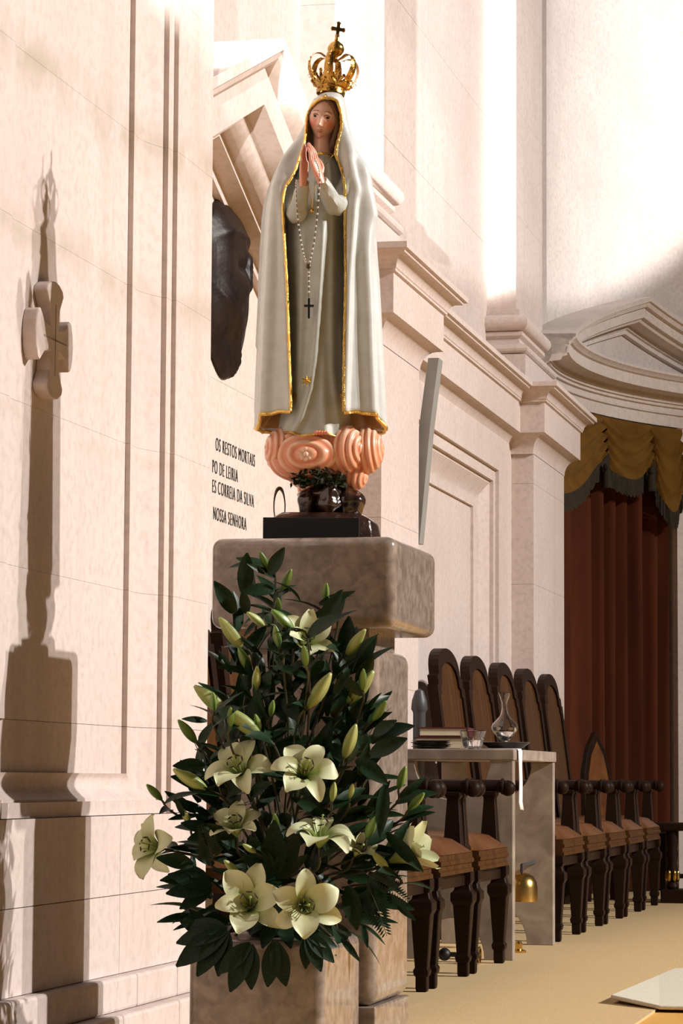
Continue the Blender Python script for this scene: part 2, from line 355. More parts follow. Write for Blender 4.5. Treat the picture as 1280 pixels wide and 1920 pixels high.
apart('door_jamb', arcstrip([(RA-.04, 0), (RA+.25, 0), (RA+.25, ZD+.05), (RA-.04, ZD+.05)], tj, tj+.07, 3))
apart('door_jamb', arcstrip([(RA-.02, 0), (RA+.1, 0), (RA+.1, ZD+.05), (RA-.02, ZD+.05)], tj+.07, tj+.11, 3))
za = ZD
arch = [(RA+.02, za), (RA-.05, za), (RA-.05, za+.07), (RA-.065, za+.075), (RA-.065, za+.085), (RA-.058, za+.088), (RA-.058, za+.115), (RA-.075, za+.12), (RA-.075, za+.135), (RA-.09, za+.14), (RA-.09, za+.155), (RA-.10, za+.16), (RA-.10, za+.18),
        (RA-.20, za+.19), (RA-.20, za+.255), (RA-.215, za+.262), (RA-.225, za+.275), (RA-.24, za+.285), (RA-.24, za+.30), (RA+.02, za+.31)]
apart('door_cornice', arcstrip(arch, -.10, 1.02, 40))
tc_, zc_ = onArc(1220, 556, 2.86)
zb = za+.30; slope = (zc_-zb)/(tc_+.10)
rk = [(RA+.02, 0), (2.86, 0), (2.86, -.03), (2.875, -.035), (2.885, -.06), (2.91, -.065), (2.91, -.125), (2.935, -.13), (2.945, -.15), (2.98, -.155), (3.03, -.16), (3.03, -.185), (3.045, -.19), (3.045, -.215), (RA+.02, -.22)]
for t_end in (-.10, 2*tc_+.10):
    n = 24; rows = []
    for k in range(n+1):
        t = lerp(tc_, t_end, k/n); h = zc_-slope*abs(t-tc_); rows.append([arc(t, r, h+dz) for r, dz in rk])
    apart('door_raking_cornice', MB().grid(rows, closeu=True, caps=True))
m = MB(); n = 30; rows = []
for k in range(n+1):
    t = lerp(-.10, 2*tc_+.10, k/n); rows.append([arc(t, 3.075, zb-.02), arc(t, 3.075, max(zc_-slope*abs(t-tc_)-.2, zb-.02))])
m.grid(rows); apart('door_tympanum', m)
# ================================================================== STALL CHAIRS
def chair_proto():
    c = thing('stall_chair', 'chair', 'chair')
    HW_ = .335
    # seat rail with grooves, bowed leather cushion
    m = MB(); pr = [(.28, .36), (.288, .362), (.288, .374), (.282, .378), (.282, .392), (.29, .396), (.29, .408), (.284, .412), (.284, .428), (.28, .43)]
    rows = [[(-.20, -HW_+.02, z), (x, -HW_+.02, z), (x, HW_-.02, z), (-.20, HW_-.02, z)] for x, z in pr]
    m.grid(rows, closeu=True, caps=True); m.build('seat_rail', M['woodpanel'], c)
    rows = []
    for j in range(11):
        v = -1+2*j/10; row = []
        for i in range(11):
            u = -1+2*i/10; e = (1-abs(u)**4)*(1-abs(v)**4); row.append((.035+.25*u, (HW_-.03)*v, .43+.062*e**.45))
        rows.append(row)
    m = MB().grid(rows); m.build('seat', M['leather'], c, smooth=True, ang=60)
    # backrest: reclined tall panel with stepped shoulders and a round head
    def bp(y, z, th): x0 = lerp(-.165, -.275, (z-.40)/.85); return (x0-th, y, z)
    W = .335; out = [(-W, .40), (-W, 1.085), (-W+.03, 1.085), (-W+.03, 1.125), (-W+.065, 1.13)]
    top = [(-(W-.075)*cos(pi*k/14), 1.135+.118*sin(pi*k/14)**.8) for k in range(15)]
    out = out+top+[(-y, z) for y, z in out[::-1]]
    inn = []
    cy, cz = 0, .75
    for y, z in out: inn.append((y*.82, cz+(z-cz)*(.88 if z > cz else .9)))
    m = MB(); n = len(out)
    A = [bp(y, z, 0) for y, z in out]; B = [bp(y, z, .045) for y, z in out]; C = [bp(y, z, 0) for y, z in inn]; D = [bp(y, z, .014) for y, z in inn]
    m.grid([D, C, A, B], closeu=True); m.f.append(tuple(range(3*n, 4*n))); m.build('backrest', M['wood'], c)
    m = MB(); m.add([bp(y, z, .010) for y, z in inn], [tuple(range(n))]); m.build('back_panel', M['woodpanel'], c)
    leg = [(.017, 0), (.019, .012), (.019, .048), (.024, .054), (.026, .068), (.021, .078), (.032, .245), (.040, .262), (.040, .288), (.030, .296), (.026, .316), (.033, .330), (.033, .362)]
    for s in (-1, 1):
        MB().lathe(leg, c=(.255, s*(HW_-.03), 0), sq=True).build('leg', M['wood'], c, bevel=.003, seg=1)
        MB().tube([(-.235, s*(HW_-.035), 0), (-.20, s*(HW_-.035), .42)], [.026, .034], 4).build('leg', M['wood'], c)
        y = s*HW_
        m = MB(); m.tube([(-.20, y, .655), (.05, y, .657), (.255, y, .655), (.275, y, .652)], [.021, .023, .024, .022], 10); m.ball((.282, y, .648), .030, .026, .030, 12, 8); m.ball((.262, y, .655), .012, .031, .031, 10, 8)
        m.build('armrest', M['wood'], c, smooth=True)
        MB().lathe([(.038, .43), (.038, .445), (.032, .45), (.022, .60), (.022, .615), (.028, .62), (.028, .637)], c=(.215, y, 0), sq=True).build('arm_support', M['wood'], c, bevel=.003, seg=1)
    m = MB(); m.box(.245, .265, -HW_+.04, HW_-.04, .315, .36); m.build('stretcher', M['wood'], c)
    return c
chair = chair_proto(); XCH = -2.03
spots_ = [(8.235, 'dark wooden stall chair squeezed beside the limestone pier, nearest the camera'),
          (8.99, 'dark stall chair second from the pier, hidden behind the marble pedestal'),
          (9.75, 'dark stall chair right behind the lilies, next but one to the marble table'),
          (10.515, 'dark stall chair standing directly in front of the marble table end'),
          (12.62, 'dark stall chair with tall back just beyond the marble table'),
          (13.40, 'tall-backed stall chair second beyond the marble table'),
          (14.18, 'tall-backed stall chair in the middle of the five beyond the table'),
          (14.96, 'tall-backed stall chair fourth beyond the marble table'),
          (15.74, 'farthest tall-backed stall chair, beside the red-brown curtain')]
for i, (y, lab) in enumerate(spots_):
    o = chair if i == 0 else copy_tree(chair); o.location = (XCH, y, 0); tag(o, lab, 'chair', 'stall chairs in a row along the wall')

# low side chair beyond the row and a dark kneeler at the picture's edge
sc = thing('side_chair', 'low dark side chair with pointed narrow back against the curtain', 'chair', (-1.98, 16.50, 0), radians(-20))
m = MB(); o_ = [(-.17, .42), (-.16, .72), (-.10, .86), (0, .955), (.10, .86), (.16, .72), (.17, .42)]
m.prism([(-.17-.04*(z-.4), y, z) for y, z in o_], [(-.20-.04*(z-.4), y, z) for y, z in o_]); m.build('backrest', M['wood'], sc, bevel=.006)
m = MB(); m.prism([(-.165-.04*(z-.4), y*.75, .42+(z-.42)*.86+.02) for y, z in o_], [(-.172-.04*(z-.4), y*.75, .42+(z-.42)*.86+.02) for y, z in o_]); m.build('back_panel', M['leather'], sc)
MB().box(-.19, .18, -.18, .18, .38, .42).build('seat', M['wood'], sc, bevel=.01)
for sx in (-.165, .155):
    for sy in (-.155, .155): MB().lathe([(.014, 0), (.022, .38)], c=(sx, sy, 0), sq=True).build('leg', M['wood'], sc)
kn = thing('kneeler', 'dark wooden kneeler with carved gilt post at the right edge', 'kneeler', (-1.725, 16.42, 0))
MB().box(-.10, .62, -.05, .16, .40, .445).build('top_rail', M['wood'], kn, bevel=.008)
MB().box(-.02, .6, .02, .08, .135, .16).build('stretcher', M['wood'], kn, bevel=.005)
MB().box(-.05, .62, -.06, .18, 0, .075).build('base', M['wood'], kn, bevel=.006)
for x in (0.01, .5):
    p = MB().lathe([(.03, .075), (.036, .09), (.024, .12), (.034, .18), (.022, .22), (.034, .27), (.026, .30), (.034, .34), (.034, .40)], 16, (x, 0, 0)).build('post', M['wood'], kn, smooth=True)
    m = MB()
    for k in range(6): m.ball((x+.030*cos(k*pi/3), .030*sin(k*pi/3), .15), .012, .012, .035, 8, 6)
    m.build('carved_leaves', M['brass'], p, smooth=True)

# ================================================================== MARBLE CREDENCE TABLE
TX0, TX1, TY0, TY1, TZ = -2.225, -1.745, 10.98, 12.10, .795
tb = thing('marble_table', 'marble side table on two slabs with half-round cut-outs', 'table', (-1.985, 11.54, 0))
MB().box(-.24, .24, -.56, .56, TZ-.042, TZ).build('tabletop', M['table'], tb, bevel=.004)
for yy in (-.555, .50):
    H = TZ-.044; r = .145; rb = .125
    pts = [(-.235, 0)]+[(-rb*cos(pi*k/16), rb*1.25*sin(pi*k/16)) for k in range(17)]+[(.235, 0), (.235, H)]+[(r*cos(pi*k/20), H-r*1.02*sin(pi*k/20)) for k in range(21)]+[(-.235, H)]
    m = MB().prism([(x, yy, z) for x, z in pts], [(x, yy+.055, z) for x, z in pts]); m.build('end_slab', M['table'], tb, bevel=.003)
def on_table(px, py=None): # place on the table top: choose y
    return px
# things on the table
pl0 = onY(806, 1405, 11.10)
m = MB(); m.lathe([(.0005, .0), (.04, 0), (.075, .009), (.078, .011), (.075, .012), (.04, .004), (.0005, .003)], 32)
for k in range(4):
    o = (m.build('pewter_plate', M['silver'], smooth=True) if k == 0 else pz.copy())
    if k: COL.objects.link(o)
    pz = o; o.location = (pl0.x+[0, .004, -.003, .002][k], 11.12, TZ+.0005+k*.0075)
    tag(o, ['bottom pewter plate of the stack on the marble table', 'second pewter plate up in the stack by the book', 'third pewter plate up in the stack by the book', 'topmost pewter plate of the stack beside the glass bowl'][k], 'plate', 'stacked pewter plates')
bp_ = onY(838, 1390, 11.42)
def book(name, label, x, y, z, rz, w, l, t, cov):
    k = thing(name, label, 'book', (x, y, z), rz)
    MB().box(-w, w, -l, l, .001, .006).build('back_cover', M[cov], k); MB().box(-w, w, -l, l, t-.006, t).build('front_cover', M[cov], k)
    MB().box(-w+.006, w-.006, -l+.005, l-.005, .006, t-.006).build('pages', M['paper'], k); MB().box(w-.007, w+.002, -l, l, .001, t).build('spine', M[cov], k, bevel=.003)
    return k
book('book', 'thick brown book lying under the maroon one on the marble table', bp_.x, 11.44, TZ, radians(2), .112, .14, .050, 'brown')
book('book', 'closed maroon book with cream page edges, uppermost beside the decanter', bp_.x-.006, 11.43, TZ+.0505, radians(5), .098, .125, .038, 'cover')
gp = onY(886, 1408, 11.06)
gb = thing('glass_bowl', 'small clear glass bowl of water at the table edge', 'bowl', (gp.x, 11.06, TZ))
MB().lathe([(.0005, .001), (.030, .001), (.034, .006), (.051, .066), (.0535, .070), (.052, .072), (.049, .067), (.031, .012), (.0005, .010)], 40, caps=False).build('bowl', M['glass'], gb, smooth=True)
MB().lathe([(.0005, .0105), (.0305, .0125), (.0435, .046), (.0005, .046)], 40, caps=False).build('water', M['water'], gb, smooth=True)
m = MB()
for k in range(14):
    a = 2*pi*k/14; m.tube([(.0335*cos(a), .0335*sin(a), .008), (.0445*cos(a), .0445*sin(a), .043)], .0016, 6)
m.build('fluting', M['glass'], gb, smooth=True)
dp = onY(947, 1400, 11.55)
ds = thing('dark_dish', 'wide dark shallow dish holding the glass decanter', 'dish', (dp.x, 11.55, TZ))
MB().lathe([(.0005, .0), (.055, 0), (.06, .004), (.098, .031), (.101, .033), (.097, .034), (.058, .008), (.0005, .006)], 40).build('dish_body', M['darkdish'], ds, smooth=True)
dc = thing('decanter', 'clear glass decanter with bulbous body and flared neck', 'decanter', (dp.x-.003, 11.55, TZ+.0065))
zz = [(.0005, .0), (.028, .0), (.030, .003), (.016, .018), (.014, .028), (.030, .048), (.050, .072), (.0545, .086), (.050, .100), (.032, .118), (.017, .136), (.0115, .160), (.012, .185), (.020, .208), (.027, .224)]
inn = [(r-.0022, z) for r, z in zz[::-1] if z > .028]+[(.026, .05), (.0005, .036)]
MB().lathe(zz+[(.0265, .2255)]+inn, 40, caps=False).build('glass_body', M['glass'], dc, smooth=True)
MB().lathe([(.0005, .037), (.024, .051), (.046, .073), (.0505, .086), (.0005, .0862)], 40, caps=False).build('water', M['water'], dc, smooth=True)
# narrow linen strip hanging over the table edge
x1 = TX1+.004; cw = []
c0 = onX(972, 1412, TX1).y
path = [(TX1-.22, TZ+.002), (TX1-.02, TZ+.002), (x1-.002, TZ+.002), (x1+.002, TZ-.006), (x1+.004, TZ-.06), (x1+.006, TZ-.13), (x1+.004, TZ-.20), (x1+.009, TZ-.228)]
m = MB(); rows = []
for k, (x, z) in enumerate(path):
    rows.append([(x+.003*sin(5*u)*(k > 3), c0-.045+.09*u+.01*(k > 5)*u, z-.004*u*(k == 7)) for u in np.linspace(0, 1, 7)])
m.grid(rows); o = m.build('linen_cloth', M['linen'], smooth=True, solid=.003); tag(o, 'narrow white linen strip hanging over the table edge', 'cloth')
# bells below the table
bp2 = onY(978, 1690, 11.72)
bl = thing('altar_bell', 'brass dome bell hung inside the marble table', 'bell', (bp2.x, 11.72, bp2.z))
MB().lathe([(.064, 0), (.064, .055), (.060, .078), (.048, .100), (.028, .112), (.0005, .116), (.0005, .112), (.05, .09), (.058, .05), (.060, .0)], 32, caps=False).build('dome', M['brass'], bl, smooth=True)
MB().tube([(0, 0, .112), (0, 0, .145), (0, .32, .145)], .007, 8).build('bracket', M['steel'], bl, smooth=True)
hb = onZ(868, 1792, .03)
hd = thing('hand_bell', 'brass hand bell with black knob lying under the table', 'bell', (hb.x, hb.y, .034))
m = MB().lathe([(.008, 0), (.014, .006), (.020, .03), (.024, .05), (.033, .062), (.030, .064), (.0005, .05)], 24, caps=False); m.xform(Matrix.Rotation(pi/2, 4, 'Y')); m.build('bell_body', M['brass'], hd, smooth=True)
MB().tube([(0, 0, 0), (-.055, 0, 0)], .009, 8).build('handle', M['black'], hd, smooth=True); MB().ball((-.07, 0, 0), .024).build('knob', M['black'], hd, smooth=True)
sb = onZ(972, 1786, .0); tag(MB().lathe([(.030, 0), (.030, .008), (.014, .014), (.016, .035), (.009, .045), (.0005, .046)], 20).build('brass_bell_foot', M['brass'], smooth=True), 'small brass knob on a dark foot beside the table slab', 'bell').location = (sb.x, sb.y, 0)

# cream rug with a lifted corner
pts = [onZ(x, y, .012) for x, y in ((1145, 1874), (1235, 1886), (1420, 1890), (1420, 1810), (1262, 1816), (1232, 1829))]
m = MB(); m.prism([Vector((p.x, p.y, .001+(.012 if i == 0 else 0))) for i, p in enumerate(pts)], [Vector((p.x, p.y, .013+(.014 if i == 0 else 0))) for i, p in enumerate(pts)])
tag(m.build('rug', M['rug'], bevel=.004), 'pale cream rug lying at the right edge of the carpet', 'rug')
# steel cylinder behind the table, grey wedge column on the wall
cy = onX(786, 1300, -2.26)
st = thing('steel_canister', 'dull steel cylinder standing between the pedestal and chair backs', 'canister', (cy.x, cy.y, 0))
MB().lathe([(.05, 0), (.05, .012), (.026, .02), (.026, .95), (.028, .955)], 24).build('body', M['steel'], st, smooth=True)
MB().lathe([(.028, .955), (.034, .965), (.031, 1.0), (.018, 1.04), (.0005, 1.05)], 24).build('cap', M['steel'], st, smooth=True)
ws = thing('wall_column', 'tall grey wedge-shaped column fixed on the wall right of the statue', 'column', (-2.36, 12.25, 1.7))
ys_ = 12.20
tp, md, bt = [[Vector((x0, ys_, z)), Vector((x1, ys_, z)), Vector((x1, ys_+.10, z)), Vector((x0, ys_+.10, z))] for x0, x1, z in
              ((-2.312, -2.266, onY(815, 671, ys_).z), (-2.351, -2.303, onY(800, 800, ys_).z), (-2.366, -2.348, onY(790, 1018, ys_).z))]
MB().grid([bt, md, tp], closeu=True, caps=True).build('housing', M['greymetal'], ws, world=True)

# ================================================================== BRONZE PORTRAIT MEDALLION
mc = onX(418, 540, XS); MR = .30
md_ = thing('bronze_medallion', 'dark bronze portrait medallion on the memorial wall', 'medallion', (XS, mc.y, mc.z))
def face_relief(y, z):
    """profile head facing away from the pier, in disc units"""
    r = sqrt(y*y+z*z); h = .030*(1-min(r, 1)**6)
    hd_ = exp(-((y+.10)/.62)**6-((z-.16)/.66)**6); h += .034*hd_
    e = sqrt(((y-.30)/.10)**2+((z-.20)/.17)**2); h += .013*exp(-((e-1)/.30)**2)-.012*exp(-(e/.55)**2)     # ear
    h -= .020*exp(-((y-.28)/.05)**2-((z+.10)/.16)**2)                                                        # hollow under the ear
    h += .016*exp(-((y-.05)/.20)**2-((z-.0)/.16)**2)-.016*exp(-((y+.02)/.16)**2-((z-.22)/.06)**2)            # cheek, eye
    h += .010*exp(-((z-.60+.25*y*y)/.05)**2)*hd_                                                             # cap rim
    h += .004*sin(16*z+10*y)*exp(-((z-.45)/.2)**2-((y-.4)/.25)**2)                                           # hair
    for q in range(3): h += .012*exp(-((z+.50+.13*q+.75*(y-.1))/.045)**2)*sstep(.1, -.3, z)                  # collar folds
    return h
rows = []
for j in range(45):
    r = j/44; row = []
    for i in range(110):
        a = 2*pi*i/110; wob = 1+.012*sin(3*a+.5)+.006*sin(11*a+1)
        y, z = r*cos(a), r*sin(a); row.append((.006+max(face_relief(y, z), 0), y*MR*.94*wob, z*MR*1.02*wob))
    rows.append(row)
rows.append([(0, p[1]*1.0, p[2]*1.0) for p in rows[-1]])
MB().grid(rows, closeu=True).build('relief', M['bronze'], md_, smooth=True, ang=70)

# ================================================================== CURTAIN AND SWAGS
cu = thing('curtain', 'dark red-brown curtain with olive-gold swags filling the doorway', 'curtain', arc(.2, 3.02, 0))
t0c, t1c = -.06, tj+.004
m = MB(); rows = []; n = 150
for z in (.012, .7, 1.4, 2.1, ZD-.05):
    row = []
    for k in range(n+1):
        u = k/n; t = lerp(t0c, t1c, u); ph = 2*pi*(13*u+.35*sin(7*u)+.25*sin(19*u)); a = .044+.014*sin(11*u)
        row.append(arc(t, 3.13+a*sin(ph)+.006*sin(2.3*ph+z), z))
    rows.append(row)
m.grid(rows); m.build('drape', M['curtain'], cu, smooth=True, ang=80, world=True)
def swag(pxa, pxb, ytop_a, ytop_b, ya, yb, ymid, nm):
    """one sagging swag between two gathers, with fringe"""
    ta, tb_ = onArc(pxa, 900, 3.02)[0], onArc(pxb, 900, 3.02)[0]
    m = MB(); rows = []; fr = MB(); edge = []
    nu, nv = 36, 26
    za_, zb_, zm_ = onArc(pxa, ya, 3.02)[1], onArc(pxb, yb, 3.02)[1], onArc((pxa+pxb)/2, ymid, 3.02)[1]
    for j in range(nv+1):
        v = j/nv; row = []
        for i in range(nu+1):
            u = i/nu; t = lerp(ta, tb_, u); zt = ZD-.01
            e = 4*u*(1-u); zl = lerp(za_, zb_, u); zbot = zl+(zm_-lerp(za_, zb_, .5))*e**.8
            z = lerp(zt, zbot, v); sag = .05*e*sin(pi*min(v*1.05, 1))
            fold = .021*sin(2*pi*(v*4.2-.9*e))*(1-.55*e)*sstep(0, .25, v)
            r = 3.035-.025*e*sin(pi*v*.5)-fold-.015*v; row.append(arc(t, r, z))
        rows.append(row)
    m.grid(rows); s_ = m.build('swag', M['swag'], cu, smooth=True, ang=80, world=True)
    edge = rows[-1]; rows = []
    for j in range(5):
        v = j/4; rows.append([p+Vector((0.004*sin(40*k+v), -.006+.004*sin(3*k), -.105*v+.01*v*sin(2.2*k))) for k, p in enumerate(edge)])
    o = MB().grid(rows).build('fringe', M['fringe'], s_, smooth=True, world=False); o.data.transform(Matrix.Translation(-Vector(cu.location)))
swag(1030, 1136, 775, 790, 905, 850, 925, 'a'); swag(1136, 1224, 780, 795, 862, 868, 900, 'b'); swag(1224, 1282, 790, 800, 872, 905, 960, 'c')
for px, py in ((1134, 878), (1218, 885)):
    t, z = onArc(px, py, 2.985); p = arc(t, 2.975, z)-Vector(cu.location)
    MB().lathe([(.008, .03), (.018, .02), (.024, .0), (.016, -.015), (.026, -.03), (.032, -.12), (.0005, -.12)], 14, p).build('tassel', M['fringe'], cu, smooth=True)
# ================================================================== STONE PEDESTAL AND FLOWER PLINTH
KS = .90   # the pedestal group stands nearer than first measured
def near(x, y, z): return x*KS, y*KS, max(.68+(z-.68)*KS, 0) if z > .001 else 0
pc = near(-1.655, 7.335, 0)
pd = thing('stone_pedestal', 'polished brown marble pedestal carrying the crowned statue', 'pedestal', pc)
def pbox(name, x0, x1, y0, y1, z0, z1, bev):
    x0, y0, z0 = near(x0, y0, z0); x1, y1, z1 = near(x1, y1, z1)
    return MB().box(x0-pc[0], x1-pc[0], y0-pc[1], y1-pc[1], z0, z1).build(name, M['marble'], pd, bevel=bev, seg=5, smooth=True, ang=60)
pbox('cap_block', -1.893, -1.420, 7.06, 7.62, 1.053, 1.280, .024)
pbox('neck', -1.800, -1.508, 7.17, 7.50, 1.006, 1.054, .002)
pbox('shaft', -1.838, -1.477, 7.12, 7.55, .121, 1.007, .027)
pbox('foot_block', -1.838, -1.477, 7.12, 7.55, 0, .1195, .004)
FPX, FPY, FPZ = near(-1.668, 6.872, .302)
fp = MB().box(-.1625*KS, .1625*KS, -.21*KS, .205*KS, 0, FPZ).build('flower_plinth', M['marble'], bevel=.02, seg=5, smooth=True, ang=60); fp.location = (FPX, FPY, 0)
tag(fp, 'low polished marble block under the lily arrangement', 'plinth')

# ================================================================== STATUE
M['mantle'] = mk('white_painted_plaster', [(.3, (.56, .585, .56)), (.7, (.64, .665, .64))], 30, .42, coat=.12)
M['gown'] = mk('ivory_painted_plaster', [(.3, (.44, .465, .425)), (.7, (.52, .545, .50))], 30, .45, coat=.1)
M['gold'] = mk('gold_leaf', [(.3, (.80, .50, .10)), (.7, (.95, .66, .20))], 60, .28, 1, bump=.4, bscale=220)
M['oldgold'] = mk('aged_gold', [(.3, (.30, .16, .03)), (.7, (.66, .39, .10))], 40, .25, 1, bump=.2, bscale=120)
M['hair'] = mk('brown_painted_hair', [(.3, (.10, .048, .02)), (.7, (.20, .10, .042))], 60, .5, stretch=(6, 6, .6))
M['eye'] = mk('dark_eye', (.012, .008, .006), 50, .15)
M['brow'] = mk('brow_paint', (.16, .075, .045), 50, .6)
M['lip'] = mk('lip_paint', (.52, .13, .09), 50, .4)
M['inside'] = mk('gilded_lining', [(.3, (.36, .19, .05)), (.7, (.50, .28, .09))], 30, .5)
M['rock'] = mk('dark_glossy_rock', [(.35, (.012, .007, .005)), (.65, (.05, .020, .012))], 16, .18, coat=.6, bump=.4, bscale=35)
M['bush'] = mk('dark_bush', [(.3, (.006, .010, .004)), (.7, (.02, .032, .012))], 40, .35)
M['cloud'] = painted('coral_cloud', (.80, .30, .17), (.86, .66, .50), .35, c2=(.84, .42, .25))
M['pearl'] = mk('pearl_bead', (.78, .74, .66), 50, .25, coat=.5)
M['chain'] = mk('dark_chain', (.10, .07, .045), 50, .4, .7)
def skin_material():
    m = bpy.data.materials.new('painted_skin'); m.use_nodes = True; nt = m.node_tree; b = nt.nodes['Principled BSDF']
    a = nt.nodes.new('ShaderNodeAttribute'); a.attribute_name = 'paint'
    r = ramp(nt, [(0, (.76, .47, .35)), (.5, (.78, .32, .22)), (1, (.80, .20, .14))]); nt.links.new(a.outputs['Fac'], r.inputs[0]); nt.links.new(r.outputs[0], b.inputs['Base Color'])
    b.inputs['Roughness'].default_value = .34; b.inputs['Coat Weight'].default_value = .25; return m
M['skin'] = skin_material()
SC = 726.0
S0 = onD(605, 1025, 7.53*KS); S0.z = near(0, 0, 1.28)[2]
sta = thing('statue', 'white robed statue of a praying woman standing on a coral cloud', 'statue', S0, PSI); sta.scale = (KS,)*3
def U(px, py, y=0.0): return Vector(((px-605-.0060*(1025-py))/SC, y, (1025-py)/SC))
def ip(x, tab, k): return float(np.interp(x, [r[0] for r in tab], [r[k] for r in tab]))
# silhouette of mantle: py, left, right, front depth, back depth
MT = [(161, 617, 623, .004, .004), (163, 606, 634, .028, .022), (167, 598, 641, .044, .036), (175, 588, 645, .060, .046), (190, 580, 648, .072, .052), (207, 574, 649.5, .072, .056), (223, 571, 650, .068, .058),
      (240, 562, 652, .062, .060), (254, 554, 656, .064, .064), (273, 540, 663, .068, .072), (290, 527, 672, .074, .080), (310, 517, 681, .082, .088), (340, 506, 686, .092, .095), (370, 499, 690, .098, .10),
      (400, 496, 694, .102, .102), (450, 493, 699, .105, .105), (500, 490, 703, .107, .107), (600, 485, 711, .112, .112), (700, 480, 717, .117, .117), (800, 476, 720, .122, .122), (830, 474, 722, .122, .122)]
# opening of the mantle: py, left edge, right edge
OP = [(160, 612, 612), (178.5, 611, 611), (180, 603, 622), (183, 596, 629), (188, 588, 632), (195, 580.5, 634), (205, 576, 637), (220, 574, 638), (235, 574, 637), (250, 574, 634), (262, 573, 631), (275, 570, 627), (290, 566, 626), (303, 562, 632), (318, 558, 637),
      (335, 550, 640), (352, 539, 642), (375, 536.5, 643), (400, 536, 643), (450, 539, 643), (550, 545, 641), (650, 549, 638), (700, 551, 637), (765, 553, 636), (830, 554, 636)]
def gs(x, c, w): return exp(-((x-c)/w)**2)
def pathx(py, pts): return float(np.interp(py, [p[0] for p in pts], [p[1] for p in pts]))
RID = [  # ridges on the mantle: path (py, px), amplitude, width px
    ([(215, 647), (300, 652), (360, 664), (420, 660), (520, 653), (780, 645)], .016, 7),
    ([(260, 655), (330, 672), (400, 684), (480, 682), (560, 686), (800, 694)], .024, 9),
    ([(280, 664), (340, 682), (430, 694), (520, 702), (800, 716)], .016, 7),
    ([(250, 560), (300, 535), (350, 520), (420, 512), (600, 503), (800, 496)], .015, 9),
    ([(300, 548), (350, 528), (400, 529), (600, 537), (800, 545)], .010, 8),
    ([(200, 643), (260, 644), (330, 650)], .006, 5)]
rows = []; NU = 150; NV = 118
pys = [161+(i/20)**1.6*19 for i in range(20)]+list(np.linspace(180, 300, 34))+list(np.linspace(304, 800, 64))
mrows = []
for py in pys:
    L_, R_ = ip(py, MT, 1), ip(py, MT, 2); bf, bb = ip(py, MT, 3), ip(py, MT, 4); xl, xr = ip(py, OP, 1), ip(py, OP, 2)
    cx = (L_+R_)/2; a = (R_-L_)/2
    fl_ = math.acos(max(min((xl-cx)/a, 1), -1)); fr_ = math.acos(max(min((xr-cx)/a, 1), -1))
    row = []
    for k in range(NU+1):
        u = k/NU; ph = lerp(fl_, 2*pi+fr_, u)   # from left edge over the left side, the back, the right side to the right edge
        c, s = cos(ph), sin(ph); e = .86
        x = cx+a*math.copysign(abs(c)**e, c); b = bf if s > 0 else bb
        y = -b*math.copysign(abs(s)**e, s)
        amp = sstep(190, 420, py)
        d = 0
        if s > -.15:
            w_ = sstep(-.15, .12, s)
            for pts, am, wd in RID:
                if pts[0][0]-20 < py < pts[-1][0]+30: d += w_*am*gs(x, pathx(py, pts), wd)*sstep(pts[0][0]-20, pts[0][0]+60, py)
            d -= w_*.006*amp
        else: d = .010*amp*cos(ph*9+.004*py)
        py2 = py
        # hem: the two front corners lie higher than the sides
        hem = sstep(.80, .98, abs(c))*22*(1 if c < 0 else 1)+(0 if s > 0 else 1)*22*(1-sstep(.80, .98, abs(c)))
        py2 = py + (hem-20)*sstep(640, 800, py) + 2.0*sin(ph*11)*sstep(700, 800, py)
        n = Vector((c/a*SC/200, -s/max(b, .01)*.5, 0)); n = Vector((c, -s*1.2, 0)).normalized()
        p = U(x, py2, y)+n*d
        row.append(p)
    mrows.append(row)
m = MB().grid(mrows); man = m.build('mantle', M['mantle'], sta, smooth=True, ang=80, solid=.006)
# gilded border along the opening and the hem
i0 = 15
edge = [mrows[j][0] for j in range(i0, len(mrows))]; edge2 = [mrows[j][-1] for j in range(i0, len(mrows))]
bump_ = [.0040+.0006*sin(1.9*i) for i in range(len(edge))]
MB().tube([p+Vector((0, -.003, 0)) for p in edge], bump_, 6).build('gold_border', M['gold'], man, smooth=True)
MB().tube([p+Vector((0, -.003, 0)) for p in edge2], bump_, 6).build('gold_border', M['gold'], man, smooth=True)
MB().tube([p+Vector((0, 0, -.002)) for p in mrows[-1]], .0052, 6).build('gold_hem', M['gold'], man, smooth=True)
# gilded lining closing the underside
m = MB(); inner = [Vector((lerp(0, p.x, .80), lerp(0, p.y, .8), p.z+.05)) for p in mrows[-1]]; m.grid([[p+Vector((0, 0, .003)) for p in mrows[-1]], inner]); m.build('lining', M['inside'], man, smooth=True)

